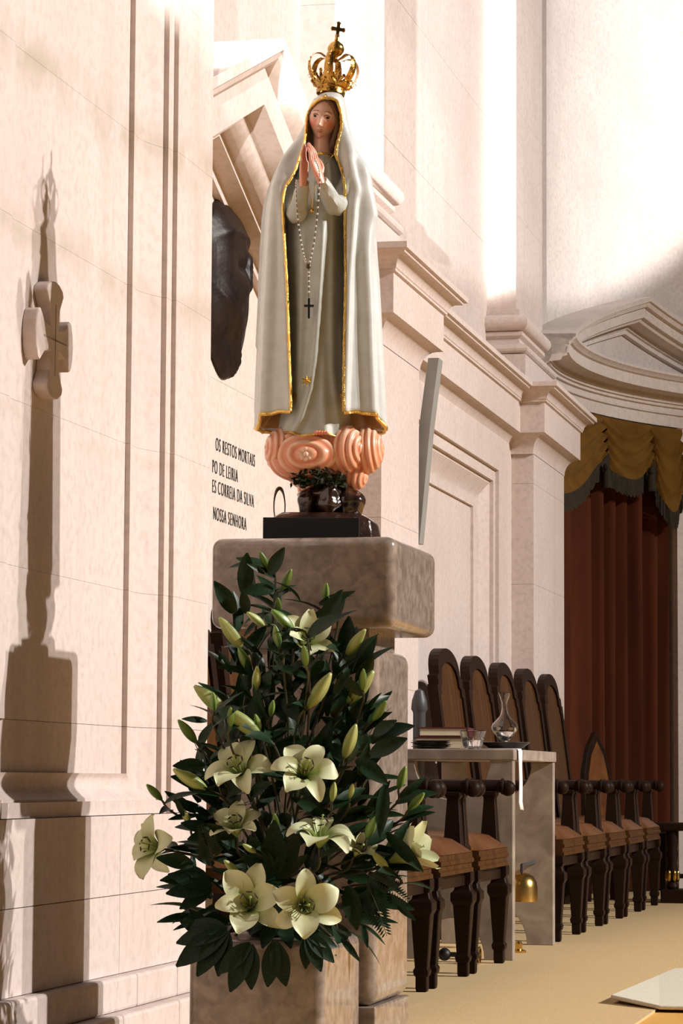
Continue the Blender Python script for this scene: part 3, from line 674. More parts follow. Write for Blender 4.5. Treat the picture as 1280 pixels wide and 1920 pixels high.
# gown
GT = [(281, 588, 622, .036), (290, 578, 630, .052), (310, 558, 640, .066), (350, 545, 646, .078), (400, 538, 648, .084), (430, 537, 648, .086), (550, 536, 652, .092), (650, 534, 652, .097), (750, 529, 655, .104), (800, 522, 658, .112), (826, 519, 660, .116)]
GR = [([(400, 608), (450, 605), (520, 601), (600, 596), (680, 589), (740, 581), (790, 565), (826, 547)], .020, 9), ([(400, 625), (550, 623), (700, 624), (826, 640)], .010, 8), ([(430, 566), (600, 563), (760, 556), (826, 530)], .010, 9),
      ([(640, 607), (740, 606), (826, 612)], .008, 8), ([(283, 596), (340, 590)], .004, 3), ([(283, 606), (345, 606)], .005, 3.2), ([(283, 615), (345, 622)], .004, 3.5), ([(600, 640), (826, 652)], .010, 7)]
def gown_pt(px, py):
    L_, R_, b = ip(py, GT, 1), ip(py, GT, 2), ip(py, GT, 3); cx = (L_+R_)/2; a = (R_-L_)/2
    q = max(1-((px-cx)/a)**2, 0); y = -b*sqrt(q)
    for pts, am, wd in GR:
        if py >= pts[0][0]-15: y -= am*gs(px, pathx(py, pts), wd)*sstep(pts[0][0]-15, pts[0][0]+50, py)*(1 if py < pts[-1][0]+40 else 0)*min(1, q*4)
    return U(px, py, y)
rows = []
for py in list(np.linspace(281, 826, 80)):
    L_, R_, b = ip(py, GT, 1), ip(py, GT, 2), ip(py, GT, 3); cx = (L_+R_)/2; a = (R_-L_)/2; row = []
    for k in range(96):
        ph = 2*pi*k/96; x = cx+a*cos(ph)
        if sin(ph) >= 0:
            p = gown_pt(x, py); p.z += (sstep(760, 826, py)*(.012*gs(x, 604, 12)+.010*sstep(565, 540, x)))   # hem lifts over the toes
            row.append(p)
        else: row.append(U(x, py, b*.8*abs(sin(ph))))
    rows.append(row)
gown = MB().grid(rows, closeu=True, caps=True).build('gown', M['gown'], sta, smooth=True, ang=80)
hemp = [p+Vector((0, -.002, .001)) for p in rows[-1][2:47]]
MB().tube(hemp, .0028, 6).build('gown_hem', M['gold'], gown, smooth=True)
# sleeves
def sleeve(p0, p1, p2, r0, r1, r2):
    pts = spline([p0, p1, p2], 22); rr = [lerp(lerp(r0, r1, min(t*2, 1)), r2, max(t*2-1, 0)) for t in np.linspace(0, 1, 22)]
    m = MB(); rows = []
    m.tube(pts, rr, 20)
    for i, p in enumerate(m.v): m.v[i] = p+Vector((0, -.0025*sin(p.z*260+p.x*190), .0022*sin(p.x*240+p.z*120)))
    return m
sleeve(U(545, 335, .0), U(556, 402, -.080), U(569, 352, -.140), .026, .028, .0155).build('sleeve', M['gown'], gown, smooth=True)
sleeve(U(650, 330, .0), U(630, 386, -.082), U(603, 350, -.148), .028, .030, .015).build('sleeve', M['gown'], gown, smooth=True)
# collar
m = MB(); pts = [U(603+22*cos(a)*1.0, 281.5-3.2*cos(a)*0+3*sin(a), -.012-.046*sin(a)) for a in np.linspace(-.3, pi+.3, 24)]; m.tube(pts, .0033, 6); m.ball(U(603, 284.5, -.061), .006, .004, .005, 8, 6); m.build('collar', M['gold'], gown, smooth=True)
# six-pointed star
m = MB(); c = gown_pt(584, 724); c = U(575.5, 724, c.y-.008); ring = []
for k in range(12):
    a = pi/2+pi*k/6+.1; r = .0165 if k % 2 == 0 else .0066; ring.append(c+Vector((r*cos(a), .004, r*sin(a))))
m.add([c+Vector((0, -.005, 0)), c+Vector((0, .006, 0))]+ring, [(0, 2+k, 2+(k+1) % 12) for k in range(12)]+[(1, 2+(k+1) % 12, 2+k) for k in range(12)]); m.build('star', M['gold'], gown)
# toes under the hem
m = MB()
for k, (x, r) in enumerate(((594, .0062), (599, .0055), (604, .0052), (609, .005), (613, .0046))): m.ball(U(x, 821, -.118), r, .014, r, 10, 8)
m.attr = [.6]*len(m.v); m.build('foot', M['skin'], sta, smooth=True)

# head: sculpted face
HM = Matrix.Translation(U(607.3, 209.5, -.018)) @ Matrix.Rotation(radians(10.5), 4, 'Y') @ Matrix.Rotation(radians(-9), 4, 'Z') @ Matrix.Rotation(radians(7), 4, 'X')
def head_pt(d):
    x, y, z = d.x*.0385, d.y*.044, d.z*(.058 if d.z > 0 else .0615)
    low = sstep(0, .062, -z); x *= 1-.36*low**1.4; y = y*(1-.10*low) if y < 0 else y*(1-.35*low)
    if d.z > 0: x *= 1-.12*d.z
    if y < 0:
        fw = sstep(0, .02, -y); h = 0
        h += .0135*gs(x, 0, .0052+.10*max(0, -z-.004)*.35)*sstep(.006, -.027, z)*(1-sstep(-.0262, -.0305, z))
        h += .0035*gs(x, 0, .006)*gs(z, -.0245, .0035)
        for sg in (-1, 1):
            h += .0030*gs(x, sg*.0052, .0026)*gs(z, -.0262, .0026)          # nostril wings
            h -= .0062*gs(x, sg*.0155, .0078)*gs(z, -.0015, .0052)          # eye sockets
            h += .0028*gs(x, sg*.0155, .0068)*gs(z, -.0012, .0028)          # lids
            h += .0030*gs(x, sg*.0175, .011)*gs(z, .0085, .0042)            # brow bone
            h += .0035*gs(x, sg*.020, .0095)*gs(z, -.020, .010)             # cheeks
            h -= .0012*gs(x, sg*.0105, .003)*gs(z, -.0365, .003)            # mouth corners
        h += .0040*gs(x, 0, .0082)*gs(z, -.0355, .0030)+.0036*gs(x, 0, .0068)*gs(z, -.0415, .0026)
        h -= .0022*gs(x, 0, .008)*gs(z, -.0383, .0010)
        h += .0050*gs(x, 0, .009)*gs(z, -.0545, .006)
        y -= h*fw
    return Vector((x, y, z))
m = MB(); rows = []; paint = []
for j in range(91):
    a = -pi/2+pi*j/90; a = max(min(a, pi/2-1e-3), -pi/2+1e-3); row = []
    for i in range(110):
        b = 2*pi*i/110; p = head_pt(Vector((cos(a)*cos(b), cos(a)*sin(b), sin(a)))); row.append(HM @ p)
        bl_ = 0 if p.y > 0 else .75*max(gs(p.x, .021, .011)*gs(p.z, -.019, .012), gs(p.x, -.021, .011)*gs(p.z, -.019, .012))+.25*gs(p.x, 0, .012)*gs(p.z, -.052, .010)
        paint.append(min(bl_, 1))
    rows.append(row)
m.grid(rows, closeu=True, caps=True)
b0 = len(m.v); m.tube([U(605, 232, .004), U(603, 262, -.012), U(603, 292, -.014)], [.026, .022, .030], 22); paint += [.12]*(len(m.v)-b0)
m.attr = paint; head = m.build('head', M['skin'], sta, smooth=True, ang=80)
def face_surf(x, z):  # point on face at given x,z
    best = None
    lo = sqrt(max(1-(x/.0385)**2-(z/(.058 if z > 0 else .0615))**2, .01))
    d = Vector((x/.0385, -lo, z/(.058 if z > 0 else .0615)))
    for _ in range(8):
        p = head_pt(d); d.x += (x-p.x)/.0385*.9; lo2 = max(1-d.x**2-d.z**2, .01); d.y = -sqrt(lo2)
    return head_pt(d)
for sg in (-1, 1):
    m = MB(); c = face_surf(sg*.0155, -.002)
    m.ball(c+Vector((0, .0012, 0)), .0062, .0030, .0030, 14, 8); m.xform(HM); m.build('eye', M['eye'], head, smooth=True)
    m = MB(); m.tube([face_surf(sg*(.0155+.0078*t), .0008+.0026*(1-t*t))+Vector((0, -.0004, 0)) for t in np.linspace(-1, 1, 9)], [.0004]+[.0011]*7+[.0004], 6); m.xform(HM); m.build('eyelid', M['brow'], head, smooth=True)
    m = MB(); m.tube([face_surf(sg*(.0165+.0095*t), .0100+.0030*(1-t*t)-.0008*t)+Vector((0, -.0002, 0)) for t in np.linspace(-1, 1, 9)], [.0003]+[.0009]*7+[.0003], 6); m.xform(HM); m.build('eyebrow', M['brow'], head, smooth=True)
m = MB(); m.tube([face_surf(.0088*t, -.0362+.0012*abs(t)-.0010*gs(t, 0, .2))+Vector((0, -.0003, 0)) for t in np.linspace(-1, 1, 11)], [.0002]+[.0009]*9+[.0002], 6)
m.tube([face_surf(.0078*t, -.0408+.0016*t*t)+Vector((0, -.0003, 0)) for t in np.linspace(-1, 1, 11)], [.0002]+[.0011]*9+[.0002], 6); m.xform(HM); m.build('lips', M['lip'], head, smooth=True)
# hair: centre-parted bands falling behind the cheeks
m = MB()
for sg in (-1, 1):
    cl = spline([(0, -.026, .043), (sg*.015, -.028, .039), (sg*.030, -.020, .018), (sg*.0385, -.008, -.012), (sg*.0375, -.002, -.040), (sg*.034, -.002, -.066), (sg*.030, -.006, -.096)], 30)
    rr = list(np.interp(np.linspace(0, 1, 30), [0, .2, .5, .8, 1], [.006, .008, .0075, .0095, .009]))
    b0 = len(m.v); m.tube(cl, rr, 14, flat=1.0)
    for i in range(b0, len(m.v)): p = m.v[i]; m.v[i] = p*(1+.012*sin(40*p.z*6+p.x*500))
m.ball((.002, .014, .006), .034, .034, .042, 24, 16); m.xform(HM); m.build('hair', M['hair'], head, smooth=True, ang=70)

# praying hands
def hand(wr, tip, nrm, sg):
    """wrist and fingertip points, palm normal; four fingers and a thumb"""
    wr, tip, nrm = Vector(wr), Vector(tip), Vector(nrm).normalized(); u = (tip-wr); Lh = u.length; u.normalize(); nrm = (nrm-u*nrm.dot(u)).normalized(); s = u.cross(nrm)*sg
    m = MB()
    rows = []
    for t, wd, th in ((-.10, .012, .010), (0, .0125, .010), (.10, .016, .010), (.25, .020, .0095), (.42, .0215, .0085), (.52, .020, .007), (.56, .012, .004)):
        c = wr+u*Lh*t
        rows.append([c+s*wd*cos(2*pi*k/16)-nrm*th*(sin(2*pi*k/16)*.9)-nrm*.002 for k in range(16)])
    m.grid(rows, closeu=True, caps=True)
    for q, ln, r in ((-.0155, .40, .0046), (-.0052, .47, .0050), (.0052, .455, .0049), (.0150, .36, .0042)):
        b = wr+u*Lh*.50+s*q*1.02; e = b+u*Lh*ln-s*q*.45; md_ = (b+e)/2-nrm*.0035
        m.tube(spline([b, md_, e], 10), [r*1.08, r*1.06, r*1.02, r, r*.98, r*.96, r*.94, r*.88, r*.74, r*.35], 10)
    b = wr+u*Lh*.18-s*.016; m.tube(spline([b, b+u*Lh*.16-s*.010-nrm*.003, b+u*Lh*.40-s*.006+nrm*.001], 10), [.0070, .0070, .0066, .0062, .0058, .0055, .0053, .0050, .0042, .002], 10)
    return m
HA = hand(U(600, 350, -.152), U(577, 277, -.156), (-.80, .55, -.1), 1); HA.attr = [.35]*len(HA.v); HA.build('hand', M['skin'], sta, smooth=True, ang=75)
HB = hand(U(570, 354, -.146), U(572, 278, -.150), (.92, -.30, .0), -1); HB.attr = [.30]*len(HB.v); HB.build('hand', M['skin'], sta, smooth=True, ang=75)

# coral cloud: shell-like lobes with concentric ridges
def lobe(m, attr, c, r, ax, rings, depth=.07, nu=96, nv=60):
    c = Vector(c); ax = Vector(ax).normalized(); q = ax.to_track_quat('Z', 'Y').to_matrix(); rows = []
    for j in range(nv+1):
        al = max(pi*j/nv, 1e-3); row = []
        sw = (al/pi*rings) % 1.0; rd = (1-abs(2*sw-1)**1.8)
        for i in range(nu):
            be = 2*pi*i/nu; wob = 1+.035*sin(3*be+al*2)*sin(al)
            k = (1+depth*(rd-.5))*wob; d = q @ Vector((sin(al)*cos(be), sin(al)*sin(be), cos(al)))
            p = c+Vector((d.x*r[0], d.y*r[1], d.z*r[2]))*k; row.append(p)
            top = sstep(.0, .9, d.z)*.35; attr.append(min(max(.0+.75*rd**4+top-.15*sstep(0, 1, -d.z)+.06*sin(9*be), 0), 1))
        rows.append(row)
    m.grid(rows, closeu=True, caps=True)
cl = thing('cloud_tmp', None, None); bpy.data.objects.remove(cl)
for c, r, ax, rg in ((U(577, 860, -.050), (.100, .080, .070), (-.04, -1, -.03), 10), (U(686, 846, -.015), (.047, .078, .063), (1, -.25, .1), 9), (U(645, 848, -.045), (.058, .072, .066), (.85, -.55, 0), 10),
                     (U(664, 893, -.02), (.036, .05, .040), (.9, -.4, -.3), 7), (U(531, 848, -.035), (.048, .07, .058), (-1, -.35, .1), 9), (U(600, 880, .02), (.085, .075, .060), (0, 1, -.2), 6), (U(582, 915, .01), (.034, .04, .040), (-.7, -.6, -.2), 6), (U(645, 915, .0), (.034, .04, .035), (.7, -.6, -.2), 6)):
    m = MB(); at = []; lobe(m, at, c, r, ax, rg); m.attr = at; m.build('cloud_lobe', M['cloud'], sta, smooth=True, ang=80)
m = MB(); c = U(574, 862, -.131); at = []
for k in range(8):
    a = 2*pi*k/8; b0 = len(m.v); m.ball(c+Vector((.0115*cos(a), .003, .0115*sin(a))), .0068, .004, .0068, 10, 8)
m.ball(c, .007, .005, .007, 10, 8); m.attr = [.95]*len(m.v); m.build('rosette', M['cloud'], sta, smooth=True)
# dark bush and rocks
random.seed(3); m = MB()
for k in range(420):
    a = random.uniform(0, 2*pi); px = 597+52*cos(a)*sqrt(random.random()); py = 904+random.uniform(-14, 16)-6*sin((px-540)/30); yy = -.075+random.uniform(-.045, .03)
    c = U(px, py, yy); d = Vector((random.gauss(0, 1), random.gauss(-.6, .6), random.gauss(0, .8))).normalized()*.011; s = d.orthogonal().normalized()*.005
    m.add([c-d*.5, c+s, c+d, c-s], [(0, 1, 2), (0, 2, 3)])
for k in range(26):
    px = 545+random.random()*100; m.ball(U(px, 905+random.uniform(-9, 12), -.07+random.uniform(-.03, .02)), .011, .011, .009, 8, 6)
o = m.build('bush', M['bush'], sta); o['kind'] = 'stuff'
def lump(sd): 
    return lambda d: 1+.10*sin(5*d.x+sd)+.08*sin(6*d.z+2*sd)+.05*sin(11*d.y+sd)
for k, (px, py, y, r) in enumerate(((577, 948, -.06, (.024, .03, .034)), (618, 945, -.075, (.036, .035, .040)), (655, 948, -.05, (.036, .045, .042)), (610, 965, .02, (.06, .06, .035)), (600, 932, -.03, (.05, .05, .03)))):
    MB().ball(U(px, py, y), *r, 28, 18, lump(k*1.7)).build('rock', M['rock'], sta, smooth=True, ang=80)
# base: black plate with a rocky bevel
MB().box((495-605)/SC, (673-605)/SC, -.150, .05, 0, (1025-981)/SC).build('base_plate', M['black'], sta, bevel=.002)
m = MB(); out = [(497, -.140), (560, -.146), (640, -.145), (700, -.11), (716, -.04), (716, .12), (500, .12)]
lo = [Vector(((x-605)/SC, y, .002)) for x, y in out]; mi = [Vector(((x-605)/SC*.93, y*.93, .058)) for x, y in out]; hi = [Vector(((x-605)/SC*.70, y*.75, .078)) for x, y in out]
for k, p in enumerate(mi): p.z += .006*sin(3*k)
m.grid([lo, mi, hi], closeu=True, caps=True); m.build('base_rock', M['rock'], sta, bevel=.008, seg=3, smooth=True, ang=70)
# thin wire hoop at the back of the base
pts = [U(523+10.5*cos(a), 950+35*sin(a)*(-1), .02) for a in np.linspace(-.75, pi+.75, 36)]
hp = MB(); hp.tube(pts, [.0016+.0034*gs(i, 18, 6) for i in range(36)], 8); hp.build('wire_hoop', M['chain'], sta, smooth=True)

# ================================================================== CROWN
tilt = radians(7.5)
cw = thing('crown', 'ornate golden crown with orb and cross on the statue head', 'crown', (0, 0, 0))
base_l = U(619.5, 160, -.002)
Rz = Matrix.Rotation(PSI, 4, 'Z'); wl_ = S0+(Rz @ base_l)*KS; cw.location = wl_; cw.scale = (KS*1.06,)*3; cw.rotation_euler = (Rz @ Matrix.Rotation(tilt, 4, 'Y') @ Matrix.Rotation(radians(20), 4, 'Z') @ Matrix.Rotation(radians(-4), 4, 'X')).to_euler()
MB().lathe([(.0335, -.002), (.0350, -.002), (.0352, .004), (.0342, .006), (.0338, .011), (.0352, .013), (.0350, .017), (.0330, .017)], 48, caps=False).build('band', M['oldgold'], cw, smooth=True, solid=.001)
m = MB()
for k in range(12): a = 2*pi*k/12; m.ball((.0352*cos(a), .0352*sin(a), .0085), .0026, .0026, .0026, 8, 6)
m.build('band_studs', M['gold'], cw, smooth=True)
for k in range(6):
    a = 2*pi*k/6; d = Vector((cos(a), sin(a), 0)); tz = Vector((-sin(a), cos(a), 0))
    pr = spline([(.034, .015), (.047, .025), (.062, .046), (.067, .068), (.060, .088), (.042, .097), (.022, .089), (.008, .083)], 26)
    wd = np.interp(np.linspace(0, 1, 26), [0, .3, .55, 1], [.0125, .0115, .0085, .004]); m = MB(); rows = []
    for (r, z), w_ in zip(pr, wd):
        r *= .96; c = d*r+Vector((0, 0, z)); rows.append([c-tz*w_, c-tz*w_*.5+d*.0012, c+tz*w_*.5+d*.0012, c+tz*w_, c+tz*w_*.5-d*.0006, c-tz*w_*.5-d*.0006])
    m.grid(rows, closeu=True, caps=True); ar = m.build('arch', M['oldgold'], cw, smooth=True, ang=60)
    m = MB()
    for i in range(3, 22, 2): r, z = pr[i]; m.ball(d*(r*.96+.002)+Vector((0, 0, z)), .0021, .0021, .0021, 6, 5)
    m.tube([d*(.060+.004*cos(q))+Vector((0, 0, .034+.004*sin(q))) for q in np.linspace(0, 5, 10)], .0008, 5)
    m.build('arch_beads', M['gold'], ar, smooth=True)
    a2 = a+pi/6; d2 = Vector((cos(a2), sin(a2), 0)); t2 = Vector((-sin(a2), cos(a2), 0)); m = MB()
    for ang_, ln in ((-1.15, .018), (-.6, .024), (0, .030), (.6, .024), (1.15, .018)):
        b = d2*.036+Vector((0, 0, .018)); e = b+(t2*sin(ang_)+Vector((0, 0, 1))*cos(ang_))*ln+d2*.010; m.tube([b, (b+e)/2+d2*.002, e], [.0044, .0040, .0030], 6); m.ball(e, .0048, .0040, .0048, 8, 6)
    m.build('leaf_finial', M['oldgold'], cw, smooth=True)
MB().lathe([(.006, .082), (.012, .086), (.006, .092), (.008, .097), (.0155, .102), (.0205, .112), (.0208, .118), (.0170, .128), (.009, .134), (.005, .137), (.0045, .142)], 24).build('orb', M['oldgold'], cw, smooth=True)
m = MB()
for z0, z1, x0, x1 in ((.140, .184, -.0042, .0042), (.163, .1715, -.0155, .0155)): m.box(x0, x1, -.003, .003, z0, z1)
for x, z in ((-.0145, .167), (.0145, .167), (0, .184)):
    m.ball((x, 0, z), .0042, .003, .0042, 8, 6); m.ball((x*1.0+.003*(x == 0), 0, z+.003*(x != 0)), .003, .002, .003, 6, 5); m.ball((x*1.0-.003*(x == 0), 0, z-.003*(x != 0)), .003, .002, .003, 6, 5)
m.lathe([(.006, .138), (.0045, .146), (.006, .152), (.003, .156)], 10); m.xform(Matrix.Rotation(radians(-20)+radians(8), 4, 'Z')); m.build('cross_finial', M['oldgold'], cw, smooth=True)

# ================================================================== ROSARY AND NECKLACE
ro = thing('rosary', 'pearl rosary with a dark cross hanging from the praying hands', 'rosary', S0, PSI); ro.scale = (KS,)*3
def front(px, py, g=.006):
    p = gown_pt(px, py); return U(px, py, min(p.y-g, p.y-g))
def strand(tab):
    out = []
    for x, y, dd in spline(tab, 90): out.append(U(x, y, dd))
    return out
hl = [(557, 346, -.150), (556, 365, -.150), (557, 395, -.135), (560, 430, -.112), (565, 465, -.108), (571, 492, -.112), (576, 503, -.113)]
hr = [(590, 312, -.176), (597, 328, -.176), (600, 345, -.172), (598, 375, -.160), (595, 410, -.130), (591, 445, -.120), (586, 478, -.118), (580, 503, -.115)]
MB().tube(strand(hl), .0009, 5).build('cord', M['chain'], ro); MB().tube(strand(hr), .0009, 5).build('cord', M['chain'], ro)
bead = MB().ball((0, 0, 0), .0030, .0030, .0030, 10, 8).build('bead', M['pearl'], ro, smooth=True); first = True
pend = [U(579, y, -.112-.0001*y*.05) for y in (519, 526, 536, 546, 556)]
for sset in (strand(hl)[4:86:4], strand(hr)[3:88:4], pend):
    for p in sset:
        o = bead if first else bead.copy()
        if not first: COL.objects.link(o)
        first = False; o.location = p
MB().tube([U(579, 508, -.116), U(579, 566, -.116)], .0008, 5).build('cord', M['chain'], ro)
MB().ball(U(578.5, 508, -.117), .0062, .003, .007, 10, 8).build('medal', M['chain'], ro, smooth=True)
m = MB(); c = U(579.5, 588, -.122); m.box(c.x-.0028, c.x+.0028, c.y-.003, c.y+.003, c.z-.0260, c.z+.0265); m.box(c.x-.0125, c.x+.0125, c.y-.003, c.y+.003, c.z+.004, c.z+.0095); m.build('cross', M['black'], ro)
nk = thing('necklace', 'thin necklace with round gold pendant below the praying hands', 'necklace', S0, PSI); nk.scale = (KS,)*3
MB().tube([U(x, y, d) for x, y, d in spline([(627, 286, -.075), (615, 305, -.096), (603, 328, -.12), (592, 355, -.150), (587, 380, -.128), (585.5, 398, -.112)], 30)], .0010, 5).build('chain', M['brass'], nk)
MB().tube([U(x, y, d) for x, y, d in spline([(578, 350, -.140), (581, 372, -.128), (584.5, 398, -.112)], 16)], .0010, 5).build('chain', M['brass'], nk)
MB().ball(U(585.5, 402, -.114), .0065, .0065, .0065, 16, 12).build('pendant', M['brass'], nk, smooth=True)

# ================================================================== STONE CROSS ON THE PIER
cc = onX(106, 638, -2.12); wc = thing('wall_cross', 'small flared stone cross fixed to the limestone pier', 'cross', (-2.159, cc.y, cc.z))
pts = []
for q in range(4):
    a = q*pi/2
    for r, w_ in ((.028, -.028), (.075, -.036), (.110, -.062), (.124, -.056), (.136, -.03), (.140, 0), (.136, .03), (.124, .056), (.110, .062), (.075, .036)):
        ca, sa = cos(a), sin(a); pts.append((r*ca-w_*sa, r*sa+w_*ca))
m = MB().prism([(.0, y, z) for y, z in pts], [(.036, y, z) for y, z in pts]); m.build('cross_body', M['pier'], wc, bevel=.004)
m = MB(); m.box(.0355, .0368, -.002, .002, -.085, .085); m.box(.0355, .0368, -.085, .085, -.002, .002); m.build('incised_lines', M['table'], wc)
# ================================================================== LILY ARRANGEMENT
M['petal'] = painted('lily_petal', (.22, .32, .06), (.58, .61, .37), .5, c2=(.48, .53, .24), coat=0)
M['bud'] = painted('green_bud', (.028, .10, .012), (.24, .36, .07), .4, coat=.1)
M['budpale'] = painted('pale_bud', (.15, .23, .035), (.48, .51, .19), .45, coat=.05)
M['leaf'] = mk('lily_leaf', [(.3, (.004, .014, .004)), (.7, (.011, .034, .010))], 14, .42, spec=.3)
M['bigleaf'] = mk('dark_broad_leaf', [(.3, (.003, .011, .005)), (.7, (.009, .027, .011))], 18, .5, spec=.2)
M['stem'] = mk('plant_stem', [(.3, (.02, .028, .01)), (.7, (.06, .05, .022))], 12, .5)
M['anther'] = mk('brown_anther', (.035, .012, .006), 30, .7)
M['pistil'] = mk('green_pistil', (.30, .38, .12), 30, .5)
DF = 6.22
def fv(ax): return (RGT*ax[0]+UPV*ax[1]-FWD*ax[2]).normalized()
CORE = Vector((FPX, FPY, FPZ+.05))
random.seed(11)
def rot_to(d, roll=0.0): return d.to_track_quat('Z', 'Y').to_matrix().to_4x4() @ Matrix.Rotation(roll, 4, 'Z')
def leaf_mesh(L, W, bend, fold=.25, n=8):
    m = MB(); rows = []
    for i in range(n+1):
        s = i/n; w = W*(sin(pi*min(s*.92+.06, 1))**.8)*(1-.15*s); y = L*s; z = -bend*L*s*s
        rows.append([(-w, y, z+fold*w), (-w*.5, y, z+fold*w*.35), (0, y, z), (w*.5, y, z+fold*w*.35), (w, y, z+fold*w)])
    m.grid(rows); return m
def mesh_only(mb, name, mat, smooth=True):
    o = mb.build(name, mat, smooth=smooth, ang=80); me = o.data; bpy.data.objects.remove(o); return me
LEAF = [mesh_only(leaf_mesh(1, w, b), 'leaf', M['leaf']) for w, b in ((.14, .15), (.19, .35), (.15, .5), (.24, .25))]
def put_leaf(parent, base, d, L, side=None, var=None, inv=None, name='leaf', mesh=None):
    """leaf from base along d (world)"""
    me = mesh or LEAF[random.randrange(len(LEAF)) if var is None else var]; d = Vector(d).normalized()
    nrm = Vector(side) if side is not None else (-FWD*.6+Vector((0, 0, .8))+Vector((random.gauss(0, .5), random.gauss(0, .5), random.gauss(0, .3))))
    nrm = (nrm-d*nrm.dot(d)); nrm = nrm.normalized() if nrm.length > .05 else d.orthogonal().normalized()
    x = d.cross(nrm); Mx = Matrix(((x.x, d.x, nrm.x, base.x), (x.y, d.y, nrm.y, base.y), (x.z, d.z, nrm.z, base.z), (0, 0, 0, 1))) @ Matrix.Scale(L, 4)
    o = bpy.data.objects.new(name, me); COL.objects.link(o); o.parent = parent; o.matrix_local = (inv @ Mx) if inv else Mx
    return o
def root_at(name, label, cat, Mw, group=None):
    o = thing(name, label, cat, (0, 0, 0), 0, group); o.matrix_world = Mw; o.matrix_basis = Mw; return o
def stem_path(base, axis, n=18, jit=.05):
    t = CORE+Vector((random.uniform(-jit, jit), random.uniform(-jit*.8, jit*.8), random.uniform(-.02, .03)))
    b = base-axis*.045; mid = b.lerp(t, .45)+(-axis*.02)+Vector((0, 0, .03)); return [Vector(p) for p in spline([base, b, mid, t], n)]
def stem_and_leaves(root, inv, base, axis, nleaf, r=.0032, Lr=(.06, .10), part=.75, kmax=None):
    P = stem_path(base, axis); k = max(int(len(P)*part), 5)
    m = MB().tube(P[:k], [r*.8]+[r]*(k-1), 7); m.xform(inv); m.build('stem', M['stem'], root, smooth=True)
    for i in range(nleaf):
        q = 2+int((k-4)*(i+random.random()*.5)/max(nleaf, 1)); p = P[min(q, k-1)]; tn = (P[q-1]-P[q+1]).normalized()
        a = random.uniform(0, 2*pi); o = (RGT*cos(a)*1.0+UPV*.2+(-FWD)*sin(a)*.8).normalized(); put_leaf(root, p, (tn*.55+o).normalized(), random.uniform(*Lr), inv=inv)
# --- petals in three degrees of opening
def petal_mesh(opn, broad, sd):
    """petal: narrow claw, broad blade, recurved tip and ruffled edge"""
    n, h = 14, 6; m = MB(); at = []; rows = []; L = .096; ctr = []; x = .004; z = 0
    for i in range(n+1):
        s = i/n; ctr.append((x, z)); a = radians(10+opn*(22+62*sstep(.22, .62, s)+95*max(s-.62, 0)/.38*(.8+.3*sin(sd))))
        x += sin(a)*L/n; z += cos(a)*L/n
    for i in range(n+1):
        s = i/n; r, z = ctr[i]; w = .0045+.0215*broad*(sin(pi*min(s*.94, 1))**1.15)*(.55+.75*s)*(1 if s < .8 else sqrt(max(1-((s-.8)/.205)**2, .01))); row = []
        for j in range(h+1):
            v = -1+2*j/h; cup = .010*v*v*(1-.6*s); rf = .0042*sin(8*s+2.6*v+sd)*abs(v)**1.5*s
            row.append(Vector((r-cup*.5, w*v, z+cup+rf))); at.append(min(max(.10+1.0*sstep(.05, .8, s)-.30*gs(v, 0, .16)*(1-.7*s), 0), 1))
        rows.append(row)
    m.grid(rows); m.attr = at; return mesh_only(m, 'petal', M['petal'])
PET = {}
for o_ in (.25, .5, .7, .9): PET[o_] = (petal_mesh(o_, 1.12, 0), petal_mesh(o_*.86, .80, 2), petal_mesh(o_*1.12, 1.05, 4), petal_mesh(o_*.95, .76, 1.2), petal_mesh(o_*.80, 1.15, 3), petal_mesh(o_*1.1, .78, 5))
def lily(label, px, py, ax, opn, size, nleaf, d, roll):
    c = onD(px, py, d); axis = fv(ax); base = c-axis*.040*size; Mw = Matrix.Translation(base) @ rot_to(axis, roll); inv = Mw.inverted()
    R = root_at('lily', label, 'lily', Mw, 'open white lilies in the arrangement'); key = min(PET, key=lambda q: abs(q-opn))
    for k in range(6):
        o = bpy.data.objects.new('petal', PET[key][k]); COL.objects.link(o); o.parent = R; o.scale = (size*random.uniform(.93, 1.06),)*3
        o.rotation_euler = (0, random.uniform(-.16, .16), k*pi/3+random.uniform(-.14, .14)); o.location = (0, 0, .001*(k % 2))
    m = MB()
    for k in range(6):
        a = k*pi/3+.3; e = Vector((.016*cos(a), .016*sin(a), .058))*size; m.tube([Vector((.002*cos(a), .002*sin(a), .008)), e*.55+Vector((0, 0, .005)), e], .0009, 5)
    m.build('filaments', M['pistil'], R, smooth=True); m = MB()
    for k in range(6):
        a = k*pi/3+.3; e = Vector((.016*cos(a), .016*sin(a), .058))*size; t = Vector((-sin(a), cos(a), .25))*.0065; m.tube([e-t, e, e+t], [.001, .0019, .001], 6)
    m.build('anthers', M['anther'], R, smooth=True)
    m = MB().tube([(0, 0, .006), (.001, 0, .04*size), (.004, 0, .072*size)], [.0018, .0013, .0013], 6); m.ball((.004, 0, .073*size), .0032, .0032, .002, 8, 6); m.build('pistil', M['pistil'], R, smooth=True)
    stem_and_leaves(R, inv, base, axis, nleaf)
